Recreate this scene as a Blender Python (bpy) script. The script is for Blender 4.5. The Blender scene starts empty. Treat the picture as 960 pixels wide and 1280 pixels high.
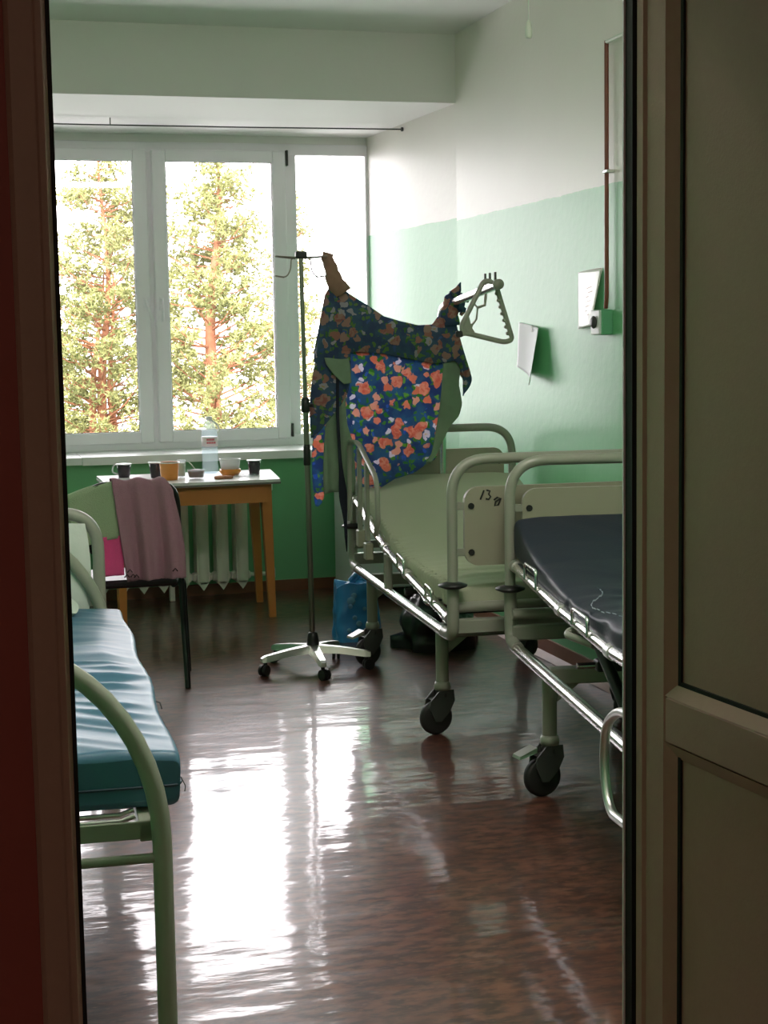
import bpy, math, random
from mathutils import Vector, Matrix
PI = math.pi
S = bpy.context.scene
COL = S.collection
rnd = random.Random(7)

# ------------------------------------------------------------------ camera
cam_d = bpy.data.cameras.new('camera'); cam = bpy.data.objects.new('camera', cam_d); COL.objects.link(cam)
cam_d.sensor_fit = 'HORIZONTAL'; cam_d.sensor_width = 36.0; cam_d.lens = 75.0
cam_d.clip_start = 0.05; cam_d.clip_end = 400
_x = Vector((0.963, -0.268, -0.016)); _y = Vector((-0.045, -0.100, -0.994))     # right, image-down
_f = Vector((0.2651, 0.9583, -0.1081)).normalized()
_r = (_x - _f * _x.dot(_f)).normalized(); _u = _r.cross(_f)
cam.matrix_world = Matrix(((_r.x, _u.x, -_f.x, 0), (_r.y, _u.y, -_f.y, 0), (_r.z, _u.z, -_f.z, 1.45), (0, 0, 0, 1)))
S.camera = cam

# ------------------------------------------------------------------ world, sun, exposure
SKY = 6.0
w = bpy.data.worlds.new('sky'); S.world = w; w.use_nodes = True
bg = w.node_tree.nodes['Background']; bg.inputs[0].default_value = (1.03, 0.955, 1.0, 1); bg.inputs[1].default_value = SKY
sun_d = bpy.data.lights.new('sun', 'SUN'); sun = bpy.data.objects.new('sun', sun_d); COL.objects.link(sun)
sun_d.energy = 4.0; sun_d.angle = 0.01; sun_d.color = (1, 0.93, 0.8)
sun.rotation_euler = (math.radians(48), 0, math.radians(-25)); sun.location = (0, -5, 30)
por_d = bpy.data.lights.new('window_portal', 'AREA'); por = bpy.data.objects.new('window_portal', por_d); COL.objects.link(por)
por_d.shape = 'RECTANGLE'; por_d.size = 2.7; por_d.size_y = 1.9; por_d.cycles.is_portal = True
por.location = (1.18, 9.62, 1.72); por.rotation_euler = (math.radians(-90), 0, 0)
S.view_settings.view_transform = 'Standard'; S.view_settings.look = 'None'
S.view_settings.exposure = 0.95; S.view_settings.gamma = 1.0; S.view_settings.use_curve_mapping = False
S.cycles.max_bounces = 12; S.cycles.diffuse_bounces = 6; S.cycles.glossy_bounces = 5
S.cycles.transparent_max_bounces = 16; S.cycles.transmission_bounces = 8
S.cycles.use_denoising = True; S.cycles.sample_clamp_indirect = 8.0

# ------------------------------------------------------------------ helpers
def lin(r, g, b):
    f = lambda c: (c / 255 / 12.92) if c / 255 <= 0.04045 else ((c / 255 + 0.055) / 1.055) ** 2.4
    return (f(r), f(g), f(b), 1)

def mat(name, col, rough=0.5, metal=0.0, var=0.06, vscale=8.0, bump=0.0, bscale=40.0, spec=0.5, coat=0.0):
    """procedural material: base colour with a little noise variation and optional fine relief"""
    m = bpy.data.materials.new(name); m.use_nodes = True
    nt = m.node_tree; b = nt.nodes['Principled BSDF']
    b.inputs['Roughness'].default_value = rough; b.inputs['Metallic'].default_value = metal
    b.inputs['Specular IOR Level'].default_value = spec; b.inputs['Coat Weight'].default_value = coat
    tc = nt.nodes.new('ShaderNodeTexCoord')
    n = nt.nodes.new('ShaderNodeTexNoise'); n.inputs['Scale'].default_value = vscale; n.inputs['Detail'].default_value = 4
    nt.links.new(tc.outputs['Object'], n.inputs['Vector'])
    mx = nt.nodes.new('ShaderNodeMix'); mx.data_type = 'RGBA'
    c = Vector(col[:3])
    mx.inputs['A'].default_value = (*(c * (1 - var)), 1); mx.inputs['B'].default_value = (*(c * (1 + var)), 1)
    nt.links.new(n.outputs['Fac'], mx.inputs['Factor']); nt.links.new(mx.outputs['Result'], b.inputs['Base Color'])
    if bump:
        n2 = nt.nodes.new('ShaderNodeTexNoise'); n2.inputs['Scale'].default_value = bscale; n2.inputs['Detail'].default_value = 3
        nt.links.new(tc.outputs['Object'], n2.inputs['Vector'])
        bp = nt.nodes.new('ShaderNodeBump'); bp.inputs['Strength'].default_value = bump; bp.inputs['Distance'].default_value = 0.01
        nt.links.new(n2.outputs['Fac'], bp.inputs['Height']); nt.links.new(bp.outputs['Normal'], b.inputs['Normal'])
    return m

class MB:
    """collects shapes and links them as ONE mesh object"""
    def __init__(s): s.v = []; s.f = []; s.sm = []
    def add(s, vs, fs, smooth=False):
        o = len(s.v); s.v += [tuple(p) for p in vs]
        for k, f in enumerate(fs): s.f.append([i + o for i in f]); s.sm.append(smooth if not isinstance(smooth, int) or isinstance(smooth, bool) else k < smooth)
        return s
    def box(s, x0, y0, z0, x1, y1, z1):
        vs = [(x, y, z) for z in (z0, z1) for y in (y0, y1) for x in (x0, x1)]
        return s.add(vs, [(0, 2, 3, 1), (4, 5, 7, 6), (0, 1, 5, 4), (2, 6, 7, 3), (0, 4, 6, 2), (1, 3, 7, 5)])
    def bbox(s, x0, y0, z0, x1, y1, z1, b=0.004):
        """box with bevelled edges"""
        xs = (x0, x0 + b, x1 - b, x1); ys = (y0, y0 + b, y1 - b, y1)
        prof = [(x0 + b, y0), (x1 - b, y0), (x1, y0 + b), (x1, y1 - b), (x1 - b, y1), (x0 + b, y1), (x0, y1 - b), (x0, y0 + b)]
        cx, cy = (x0 + x1) / 2, (y0 + y1) / 2
        def ring(z, sh):
            return [(px + (sh if px < cx else -sh), py + (sh if py < cy else -sh), z) for px, py in prof]
        vs = ring(z0, b) + ring(z0 + b, 0) + ring(z1 - b, 0) + ring(z1, b)
        fs = [tuple(reversed(range(8))), tuple(range(24, 32))]
        for k in range(3):
            for i in range(8):
                j = (i + 1) % 8; fs.append((k * 8 + i, k * 8 + j, k * 8 + 8 + j, k * 8 + 8 + i))
        return s.add(vs, fs)
    def tube(s, pts, r, n=10, cap=True, closed=False):
        pts = [Vector(p) for p in pts]
        rs = list(r) if isinstance(r, (list, tuple)) else [r] * len(pts)
        if cap and not closed:                                        # a ring close to each end keeps the side shading straight
            a_, b_ = pts[0], pts[-1]; la, lb_ = (pts[1] - a_).length, (b_ - pts[-2]).length
            pts = [a_, a_ + (pts[1] - a_) * min(0.3, 0.001 / max(la, 1e-6))] + pts[1:-1] + [b_ + (pts[-2] - b_) * min(0.3, 0.001 / max(lb_, 1e-6)), b_]
            rs = [rs[0], rs[0]] + rs[1:-1] + [rs[-1], rs[-1]]
        m = len(pts)
        tang = []
        for i in range(m):
            if closed: t = pts[(i + 1) % m] - pts[i - 1]
            else: t = pts[min(i + 1, m - 1)] - pts[max(i - 1, 0)]
            tang.append(t.normalized())
        a = Vector((0, 0, 1)) if abs(tang[0].z) < 0.9 else Vector((1, 0, 0))
        nrm = (a - tang[0] * a.dot(tang[0])).normalized()
        vs = []
        for i in range(m):
            nrm = (nrm - tang[i] * nrm.dot(tang[i])).normalized(); bi = tang[i].cross(nrm)
            for k in range(n):
                an = 2 * PI * k / n
                vs.append(pts[i] + (nrm * math.cos(an) + bi * math.sin(an)) * rs[i])
        fs = []
        for i in range(m if closed else m - 1):
            j = (i + 1) % m
            for k in range(n):
                l = (k + 1) % n; fs.append((i * n + k, i * n + l, j * n + l, j * n + k))
        k = len(fs)
        if cap and not closed: fs += [tuple(reversed(range(n))), tuple(range((m - 1) * n, m * n))]
        return s.add(vs, fs, k)
    def lathe(s, prof, c=(0, 0, 0), n=20, axis='z', smooth=True):
        """prof: list of (radius, height)"""
        vs = []
        for r, h in prof:
            for k in range(n):
                an = 2 * PI * k / n; p = (r * math.cos(an), r * math.sin(an), h)
                if axis == 'x': p = (p[2], p[0], p[1])
                elif axis == 'y': p = (p[0], p[2], p[1])
                vs.append((c[0] + p[0], c[1] + p[1], c[2] + p[2]))
        fs = []
        for i in range(len(prof) - 1):
            for k in range(n):
                l = (k + 1) % n; fs.append((i * n + k, i * n + l, (i + 1) * n + l, (i + 1) * n + k))
        k = len(fs)
        if prof[0][0] > 1.01e-3: fs.append(tuple(reversed(range(n))))
        if prof[-1][0] > 1.01e-3: fs.append(tuple(range((len(prof) - 1) * n, len(prof) * n)))
        return s.add(vs, fs, k)
    def prism(s, poly, y0, y1, plane='xz'):
        """polygon in xz (extruded in y), yz (in x) or xy (in z)"""
        n = len(poly)
        def P(a, b, d): return {'xz': (a, d, b), 'yz': (d, a, b), 'xy': (a, b, d)}[plane]
        vs = [P(a, b, y0) for a, b in poly] + [P(a, b, y1) for a, b in poly]
        fs = [tuple(range(n)), tuple(reversed(range(n, 2 * n)))]
        for i in range(n):
            j = (i + 1) % n; fs.append((i, i + n, j + n, j))
        return s.add(vs, fs)
    def grid(s, fn, nu, nv, smooth=True):
        vs = [fn(i / nu, j / nv) for j in range(nv + 1) for i in range(nu + 1)]
        fs = [(j * (nu + 1) + i, j * (nu + 1) + i + 1, (j + 1) * (nu + 1) + i + 1, (j + 1) * (nu + 1) + i) for j in range(nv) for i in range(nu)]
        return s.add(vs, fs, smooth)
    def build(s, name, m, parent=None, fix=True):
        me = bpy.data.meshes.new(name); me.from_pydata(s.v, [], s.f)
        me.polygons.foreach_set('use_smooth', s.sm)
        if fix:
            import bmesh
            bm = bmesh.new(); bm.from_mesh(me); bmesh.ops.recalc_face_normals(bm, faces=bm.faces); bm.to_mesh(me); bm.free()
        me.update(); o = bpy.data.objects.new(name, me); COL.objects.link(o)
        if m: me.materials.append(m)
        if parent is not None: o.parent = parent
        return o

def build_each(mb, name, m, parent=None):
    """every connected piece collected in mb becomes an object of its own"""
    root = list(range(len(mb.v)))
    def find(a):
        while root[a] != a: root[a] = root[root[a]]; a = root[a]
        return a
    for f in mb.f:
        for i in f[1:]: root[find(i)] = find(f[0])
    groups = {}
    for f, sm in zip(mb.f, mb.sm): groups.setdefault(find(f[0]), []).append((f, sm))
    out = []
    for fl in groups.values():
        ids = {}; p = MB()
        for f, sm in fl:
            p.f.append([ids.setdefault(i, len(ids)) for i in f]); p.sm.append(sm)
        p.v = [None] * len(ids)
        for i, k in ids.items(): p.v[k] = mb.v[i]
        out.append(p.build(name, m, parent))
    return out

def fillet(pts, r, n=6):
    """round the corners of a polyline"""
    pts = [Vector(p) for p in pts]; out = [pts[0]]
    for i in range(1, len(pts) - 1):
        a = (pts[i - 1] - pts[i]); b = (pts[i + 1] - pts[i])
        rr = min(r if not isinstance(r, (list, tuple)) else r[i], a.length * 0.49, b.length * 0.49)
        a.normalize(); b.normalize()
        p0 = pts[i] + a * rr; p1 = pts[i] + b * rr
        for k in range(n + 1):
            t = k / n; out.append(p0 * (1 - t) ** 2 + pts[i] * 2 * t * (1 - t) + p1 * t * t)
    out.append(pts[-1]); return out

def lerp(tab, x):
    """piecewise linear / smooth lookup: tab rows (x, v...)"""
    if x <= tab[0][0]: return tab[0][1:]
    for a, b in zip(tab, tab[1:]):
        if x <= b[0]:
            t = (x - a[0]) / (b[0] - a[0]); return tuple(p + (q - p) * t for p, q in zip(a[1:], b[1:]))
    return tab[-1][1:]

def empty(name, loc=(0, 0, 0), rz=0.0):
    o = bpy.data.objects.new(name, None); COL.objects.link(o); o.location = loc; o.rotation_euler = (0, 0, rz)
    o.empty_display_size = 0.1; return o
def tag(o, label, cat, group=None):
    o['label'] = label; o['category'] = cat
    if group: o['group'] = group
    return o
def struct(o, label):
    o['kind'] = 'structure'; o['label'] = label; return o

# ------------------------------------------------------------------ materials
def painted_wall(name, white, green, line, tilt=0.0):
    m = mat(name, white, 0.45, var=0.03, vscale=2.5, bump=0.12, bscale=25)
    nt = m.node_tree; b = nt.nodes['Principled BSDF']
    old = b.inputs['Base Color'].links[0].from_socket
    g = nt.nodes.new('ShaderNodeNewGeometry'); sp = nt.nodes.new('ShaderNodeSeparateXYZ'); nt.links.new(g.outputs['Position'], sp.inputs[0])
    nz = nt.nodes.new('ShaderNodeTexNoise'); nz.inputs['Scale'].default_value = 6; nt.links.new(g.outputs['Position'], nz.inputs['Vector'])
    ma = nt.nodes.new('ShaderNodeMath'); ma.operation = 'MULTIPLY_ADD'; ma.inputs[1].default_value = 0.012
    nt.links.new(nz.outputs['Fac'], ma.inputs[0]); nt.links.new(sp.outputs['Z'], ma.inputs[2])
    gt = nt.nodes.new('ShaderNodeMath'); gt.operation = 'GREATER_THAN'; gt.inputs[1].default_value = line + 0.006
    nt.links.new(ma.outputs[0], gt.inputs[0])
    gm = nt.nodes.new('ShaderNodeMix'); gm.data_type = 'RGBA'
    c = Vector(green[:3]); gm.inputs['A'].default_value = (*(c * 0.95), 1); gm.inputs['B'].default_value = (*(c * 1.05), 1)
    n2 = nt.nodes.new('ShaderNodeTexNoise'); n2.inputs['Scale'].default_value = 3; nt.links.new(g.outputs['Position'], n2.inputs['Vector'])
    nt.links.new(n2.outputs['Fac'], gm.inputs['Factor'])
    mx = nt.nodes.new('ShaderNodeMix'); mx.data_type = 'RGBA'
    nt.links.new(gt.outputs[0], mx.inputs['Factor']); nt.links.new(gm.outputs['Result'], mx.inputs['A']); nt.links.new(old, mx.inputs['B'])
    nt.links.new(mx.outputs['Result'], b.inputs['Base Color'])
    return m
WHITE = lin(230, 226, 219); GREEN = lin(118, 190, 138)
M = {}
M['wall'] = painted_wall('wall paint', WHITE, GREEN, 2.05)
M['niche'] = painted_wall('niche paint', WHITE, GREEN, 2.062)
M['ceil'] = mat('ceiling whitewash', lin(232, 230, 228), 0.8, var=0.02, vscale=2, bump=0.1, bscale=20)
M['red_wall'] = mat('corridor paint dark pink', lin(164, 84, 78), 0.6, var=0.06, vscale=4, bump=0.1)
M['corr'] = mat('corridor paint', lin(170, 150, 130), 0.7, var=0.04)
M['pvc'] = mat('white window plastic', lin(240, 236, 242), 0.35, var=0.015)
M['gasket'] = mat('black rubber seal', lin(14, 13, 13), 0.7, var=0.1)
M['door'] = mat('door plastic', lin(182, 152, 138), 0.45, var=0.05, vscale=60, bump=0.05, bscale=200)
M['sill'] = mat('sill plastic', lin(236, 238, 238), 0.3, var=0.02)
M['base'] = mat('baseboard linoleum', lin(140, 92, 74), 0.4, var=0.15, vscale=14)
M['basew'] = mat('baseboard brown', lin(128, 84, 58), 0.4, var=0.1, vscale=14)
M['bed'] = mat('bed enamel grey green', lin(140, 142, 130), 0.3, var=0.03)
M['bed2'] = mat('bed enamel pale green', lin(148, 151, 138), 0.3, var=0.03)
M['panel'] = mat('bed board laminate', lin(142, 140, 122), 0.45, var=0.04, vscale=12)
M['chrome'] = mat('chrome', (0.82, 0.82, 0.82, 1), 0.22, 1.0, var=0.03)
M['alu'] = mat('brushed aluminium', (0.72, 0.72, 0.7, 1), 0.38, 1.0, var=0.04)
M['steel'] = mat('pole steel', (0.28, 0.24, 0.22, 1), 0.3, 1.0, var=0.05)
M['black'] = mat('black plastic', lin(22, 22, 22), 0.45, var=0.1)
M['tyre'] = mat('black rubber', lin(30, 30, 29), 0.6, var=0.1)
M['hub'] = mat('grey hub plastic', lin(62, 64, 62), 0.5, var=0.1)
M['navy'] = mat('navy vinyl', lin(26, 34, 50), 0.5, var=0.08, vscale=20, bump=0.08, bscale=120)
M['stitch'] = mat('pale stitching', lin(150, 158, 170), 0.7)
M['sheet'] = mat('pale green sheet', lin(170, 176, 152), 0.8, var=0.03, vscale=14, bump=0.1, bscale=150)
M['vinyl'] = mat('blue vinyl', lin(70, 112, 138), 0.42, var=0.06, vscale=10, bump=0.03, bscale=60)
M['wood'] = mat('table wood', lin(190, 122, 60), 0.4, var=0.12, vscale=9)
M['tabletop'] = mat('white table laminate', lin(226, 226, 226), 0.25, var=0.02)
M['edge'] = mat('table edge grey', lin(110, 104, 100), 0.4)
M['iron'] = mat('radiator paint', lin(214, 216, 202), 0.35, var=0.03)
M['chair'] = mat('black chair enamel', lin(16, 16, 17), 0.28, var=0.1)
M['seat'] = mat('black chair vinyl', lin(24, 22, 25), 0.5, var=0.1)
M['mauve'] = mat('mauve terry towel', lin(164, 122, 138), 0.95, var=0.08, vscale=90, bump=0.5, bscale=300)
M['palegreen'] = mat('pale green towel', lin(160, 178, 146), 0.95, var=0.05, vscale=90, bump=0.4, bscale=300)
M['pink'] = mat('bright pink towel', lin(230, 84, 146), 0.9, var=0.06, vscale=90, bump=0.4, bscale=300)
M['pillow'] = mat('white pillow cotton', lin(206, 214, 208), 0.85, var=0.03, vscale=10, bump=0.1, bscale=60)
M['ink'] = mat('black marker ink', lin(16, 16, 15), 0.6, var=0.1)
M['paper'] = mat('white paper', lin(238, 238, 242), 0.7, var=0.01)
M['sleeve_film'] = mat('glossy paper', lin(240, 240, 236), 0.22, var=0.03, vscale=30, spec=0.8)
M['darkcup'] = mat('dark plum cup', lin(52, 44, 52), 0.25, var=0.06)
M['rim'] = mat('pale cup rim', lin(225, 225, 228), 0.3)
M['amber'] = mat('amber jelly', lin(222, 140, 62), 0.3, var=0.12, vscale=20)
M['clear'] = mat('milky plastic', lin(230, 226, 220), 0.25, var=0.03)
M['berry'] = mat('brown berry mush', lin(120, 84, 84), 0.5, var=0.3, vscale=60, bump=0.4, bscale=90)
M['biscuit'] = mat('biscuit', lin(176, 122, 92), 0.8, var=0.2, vscale=50, bump=0.3, bscale=80)
M['pipe'] = mat('pipe paint', lin(212, 220, 208), 0.35)
M['cable'] = mat('red brown conduit', lin(120, 62, 40), 0.4, var=0.15, vscale=18)
M['boxgreen'] = mat('green painted box', lin(100, 168, 128), 0.45)
M['cabinet'] = mat('white cabinet', lin(222, 224, 226), 0.4, var=0.02)
M['bluebag'] = mat('blue carrier bag', lin(56, 134, 196), 0.3, var=0.14, vscale=16)
M['blackbag'] = mat('black bin bag', lin(20, 20, 22), 0.3, var=0.1)
M['grille'] = mat('grey strap', lin(40, 46, 56), 0.7)

def noise_ramp(nt, vec, scale, lo, hi, detail=4):
    n = nt.nodes.new('ShaderNodeTexNoise'); n.inputs['Scale'].default_value = scale; n.inputs['Detail'].default_value = detail
    nt.links.new(vec, n.inputs['Vector'])
    r = nt.nodes.new('ShaderNodeMapRange'); r.inputs[1].default_value = lo; r.inputs[2].default_value = hi
    nt.links.new(n.outputs['Fac'], r.inputs[0]); return r.outputs[0]
def mixc(nt, fac, a, b):
    mx = nt.nodes.new('ShaderNodeMix'); mx.data_type = 'RGBA'
    for s_, v in (('A', a), ('B', b)):
        if isinstance(v, tuple): mx.inputs[s_].default_value = v
        else: nt.links.new(v, mx.inputs[s_])
    if isinstance(fac, float): mx.inputs['Factor'].default_value = fac
    else: nt.links.new(fac, mx.inputs['Factor'])
    return mx.outputs['Result']

def floor_material():
    m = bpy.data.materials.new('linoleum'); m.use_nodes = True; nt = m.node_tree; b = nt.nodes['Principled BSDF']
    g = nt.nodes.new('ShaderNodeNewGeometry'); P = g.outputs['Position']
    mp = nt.nodes.new('ShaderNodeMapping'); mp.inputs['Scale'].default_value = (0.65, 1.3, 1.0); nt.links.new(P, mp.inputs['Vector'])
    f1 = noise_ramp(nt, mp.outputs[0], 7, 0.38, 0.62, 6); f2 = noise_ramp(nt, mp.outputs[0], 26, 0.4, 0.6, 5)
    c = mixc(nt, f1, lin(88, 53, 42), lin(114, 74, 60)); c = mixc(nt, f2, c, lin(60, 40, 36))
    f3 = noise_ramp(nt, mp.outputs[0], 60, 0.55, 0.75, 3); c = mixc(nt, f3, c, lin(104, 72, 58))
    nt.links.new(c, b.inputs['Base Color'])
    b.inputs['Specular IOR Level'].default_value = 0.3; b.inputs['Coat Weight'].default_value = 0.6; b.inputs['Coat Roughness'].default_value = 0.07
    rr = nt.nodes.new('ShaderNodeMapRange'); rr.inputs[3].default_value = 0.28; rr.inputs[4].default_value = 0.38
    nz = nt.nodes.new('ShaderNodeTexNoise'); nz.inputs['Scale'].default_value = 3; nt.links.new(P, nz.inputs['Vector'])
    nt.links.new(nz.outputs['Fac'], rr.inputs[0]); nt.links.new(rr.outputs[0], b.inputs['Roughness'])
    # undulating sheet: broad swells, and small ripples running across
    m1 = nt.nodes.new('ShaderNodeMapping'); m1.inputs['Scale'].default_value = (1.0, 2.2, 1.0); nt.links.new(P, m1.inputs['Vector'])
    n1 = nt.nodes.new('ShaderNodeTexNoise'); n1.inputs['Scale'].default_value = 2.2; n1.inputs['Detail'].default_value = 3; nt.links.new(m1.outputs[0], n1.inputs['Vector'])
    m2 = nt.nodes.new('ShaderNodeMapping'); m2.inputs['Scale'].default_value = (3.0, 9.0, 1.0); nt.links.new(P, m2.inputs['Vector'])
    n2 = nt.nodes.new('ShaderNodeTexNoise'); n2.inputs['Scale'].default_value = 1.5; n2.inputs['Detail'].default_value = 4; nt.links.new(m2.outputs[0], n2.inputs['Vector'])
    b1 = nt.nodes.new('ShaderNodeBump'); b1.inputs['Strength'].default_value = 0.35; b1.inputs['Distance'].default_value = 0.012
    nt.links.new(n1.outputs['Fac'], b1.inputs['Height'])
    b2 = nt.nodes.new('ShaderNodeBump'); b2.inputs['Strength'].default_value = 0.5; b2.inputs['Distance'].default_value = 0.003
    nt.links.new(n2.outputs['Fac'], b2.inputs['Height']); nt.links.new(b1.outputs[0], b2.inputs['Normal'])
    nt.links.new(b2.outputs[0], b.inputs['Normal']); nt.links.new(b2.outputs[0], b.inputs['Coat Normal'])
    return m
M['floor'] = floor_material()

def glass_material(name, tint=(1, 1, 1, 1)):
    m = bpy.data.materials.new(name); m.use_nodes = True; nt = m.node_tree; nt.nodes.remove(nt.nodes['Principled BSDF'])
    t = nt.nodes.new('ShaderNodeBsdfTransparent'); t.inputs[0].default_value = tint
    g = nt.nodes.new('ShaderNodeBsdfGlossy'); g.inputs['Roughness'].default_value = 0.02
    fr = nt.nodes.new('ShaderNodeFresnel'); fr.inputs[0].default_value = 1.45
    mx = nt.nodes.new('ShaderNodeMixShader'); nt.links.new(fr.outputs[0], mx.inputs[0])
    nt.links.new(t.outputs[0], mx.inputs[1]); nt.links.new(g.outputs[0], mx.inputs[2])
    nt.links.new(mx.outputs[0], nt.nodes['Material Output'].inputs[0]); return m
M['glass'] = glass_material('window glass', (0.96, 0.97, 0.96, 1))
def clear_plastic(name, tint, milk):
    m = bpy.data.materials.new(name); m.use_nodes = True; nt = m.node_tree; b = nt.nodes['Principled BSDF']
    b.inputs['Base Color'].default_value = (0.85, 0.9, 0.93, 1); b.inputs['Roughness'].default_value = 0.12
    tl = nt.nodes.new('ShaderNodeBsdfTranslucent'); tl.inputs[0].default_value = (0.85, 0.92, 0.96, 1)
    m1 = nt.nodes.new('ShaderNodeMixShader'); m1.inputs[0].default_value = 0.5; nt.links.new(b.outputs[0], m1.inputs[1]); nt.links.new(tl.outputs[0], m1.inputs[2])
    t = nt.nodes.new('ShaderNodeBsdfTransparent'); t.inputs[0].default_value = tint
    m2 = nt.nodes.new('ShaderNodeMixShader'); m2.inputs[0].default_value = milk; nt.links.new(t.outputs[0], m2.inputs[1]); nt.links.new(m1.outputs[0], m2.inputs[2])
    nt.links.new(m2.outputs[0], nt.nodes['Material Output'].inputs[0]); return m
M['bottle'] = clear_plastic('clear bottle plastic', (0.86, 0.93, 0.96, 1), 0.22)
M['film'] = clear_plastic('clear plastic film', (0.94, 0.94, 0.94, 1), 0.25)

def floral(name, trans, unshaded=1.0):
    """printed cotton: navy ground, leaves, coral roses, white blossoms; 'trans' is how much light the cloth lets through"""
    m = bpy.data.materials.new(name); m.use_nodes = True; nt = m.node_tree; b = nt.nodes['Principled BSDF']
    tc = nt.nodes.new('ShaderNodeTexCoord'); O = tc.outputs['Object']
    dn = nt.nodes.new('ShaderNodeTexNoise'); dn.inputs['Scale'].default_value = 30; dn.inputs['Detail'].default_value = 2; nt.links.new(O, dn.inputs['Vector'])
    sc = nt.nodes.new('ShaderNodeVectorMath'); sc.operation = 'MULTIPLY_ADD'; sc.inputs[1].default_value = (0.05, 0.05, 0.05)
    nt.links.new(dn.outputs['Color'], sc.inputs[0]); nt.links.new(O, sc.inputs[2])
    fl = nt.nodes.new('ShaderNodeMapping'); fl.inputs['Scale'].default_value = (1, 0.15, 1); nt.links.new(sc.outputs[0], fl.inputs['Vector'])
    V = fl.outputs[0]
    def spots(scale, thr, keep, off):
        mp = nt.nodes.new('ShaderNodeMapping'); mp.inputs['Location'].default_value = off; nt.links.new(V, mp.inputs['Vector'])
        v = nt.nodes.new('ShaderNodeTexVoronoi'); v.inputs['Scale'].default_value = scale; nt.links.new(mp.outputs[0], v.inputs['Vector'])
        lt = nt.nodes.new('ShaderNodeMath'); lt.operation = 'LESS_THAN'; lt.inputs[1].default_value = thr; nt.links.new(v.outputs['Distance'], lt.inputs[0])
        sp = nt.nodes.new('ShaderNodeSeparateColor'); nt.links.new(v.outputs['Color'], sp.inputs[0])
        k = nt.nodes.new('ShaderNodeMath'); k.operation = 'LESS_THAN'; k.inputs[1].default_value = keep; nt.links.new(sp.outputs[0], k.inputs[0])
        mu = nt.nodes.new('ShaderNodeMath'); mu.operation = 'MULTIPLY'; nt.links.new(lt.outputs[0], mu.inputs[0]); nt.links.new(k.outputs[0], mu.inputs[1])
        return mu.outputs[0], v.outputs['Distance'], sp.outputs[1]
    c = mixc(nt, noise_ramp(nt, V, 14, 0.42, 0.58, 2), lin(84, 106, 152), lin(92, 132, 164))
    l1, _, k1 = spots(40, 0.38, 0.85, (1, 2, 3)); c = mixc(nt, l1, c, mixc(nt, k1, lin(92, 154, 84), lin(146, 188, 104)))
    l2, _, _ = spots(30, 0.25, 0.35, (4, 1, 9)); c = mixc(nt, l2, c, lin(96, 132, 206))
    w1, d1, _ = spots(24, 0.36, 0.45, (7, 3, 1))
    wr_ = nt.nodes.new('ShaderNodeMapRange'); wr_.inputs[1].default_value = 0.06; wr_.inputs[2].default_value = 0.14; nt.links.new(d1, wr_.inputs[0])
    c = mixc(nt, w1, c, mixc(nt, wr_.outputs[0], lin(236, 200, 120), lin(226, 218, 232)))
    r1, d2, k2 = spots(22, 0.42, 0.45, (2, 8, 5)); c = mixc(nt, r1, c, mixc(nt, k2, lin(220, 150, 130), lin(226, 182, 170)))
    r2, d3, k3 = spots(15.5, 0.42, 0.5, (5, 5, 2))
    sw = noise_ramp(nt, V, 70, 0.4, 0.6, 2)
    c = mixc(nt, r2, c, mixc(nt, sw, lin(212, 132, 120), lin(226, 178, 162)))
    if unshaded < 1: c = mixc(nt, 1 - unshaded, c, lin(16, 18, 22))  # pulls the print towards near-black to paint in backlit shade
    nt.links.new(c, b.inputs['Base Color']); b.inputs['Roughness'].default_value = 0.85; b.inputs['Specular IOR Level'].default_value = 0.2
    if trans:
        t = nt.nodes.new('ShaderNodeBsdfTranslucent'); nt.links.new(c, t.inputs[0])
        mx = nt.nodes.new('ShaderNodeMixShader'); mx.inputs[0].default_value = trans
        nt.links.new(b.outputs[0], mx.inputs[1]); nt.links.new(t.outputs[0], mx.inputs[2])
        nt.links.new(mx.outputs[0], nt.nodes['Material Output'].inputs[0])
    return m
M['floral_thin'] = floral('floral cotton single layer', 0.75)
M['floral_shaded'] = floral('floral cotton painted shade', 0.0, 0.34)  # same print as the thin cloth, shade of the backlit upper part painted in
M['lining'] = mat('gown lining olive green', lin(108, 128, 106), 0.9, var=0.15, vscale=30)
M['leaf'] = mat('pine needles', (0.205, 0.215, 0.075, 1), 0.7, var=0.45, vscale=0.9)
M['bark'] = mat('pine bark', (0.27, 0.11, 0.055, 1), 0.9, var=0.3, vscale=3)
M['ground'] = mat('grass lot', (0.05, 0.06, 0.03, 1), 0.95, var=0.3, vscale=0.3)

# ------------------------------------------------------------------ room shell
XR, XL, YB, YBM, YW, CEIL, NICHE = 2.63, -0.50, 2.40, 8.0, 9.45, 2.99, 2.645
DX0, DX1, DY = 0.17, 1.055, 2.35                                  # door opening
struct(MB().box(-3.2, -3.0, -0.12, 3.4, 9.9, 0).build('floor', M['floor']), 'glossy mottled red-brown linoleum floor of the ward')
struct(MB().box(XL - 0.2, YB - 0.1, CEIL, XR + 0.2, 9.9, CEIL + 0.15).build('ceiling', M['ceil']), 'whitewashed ward ceiling')
struct(MB().box(XR, YB, 0, XR + 0.2, YBM, CEIL).build('wall_right', M['wall']), 'right ward wall, green paint below white')
struct(MB().prism([(XR, YBM), (2.54, YW), (2.54, 9.9), (XR + 0.2, 9.9), (XR + 0.2, YBM)], 0, NICHE, 'xy').build('wall_right_niche', M['niche']), 'splayed right side wall of the window niche')
struct(MB().box(XL - 0.2, YB, 0, XL, YBM, CEIL).build('wall_left', M['wall']), 'left ward wall behind the door jamb')
struct(MB().prism([(XL, YBM), (-0.18, YW), (-0.18, 9.9), (XL - 0.2, 9.9), (XL - 0.2, YBM)], 0, NICHE, 'xy').build('wall_left_niche', M['niche']), 'splayed left side wall of the window niche')
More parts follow.
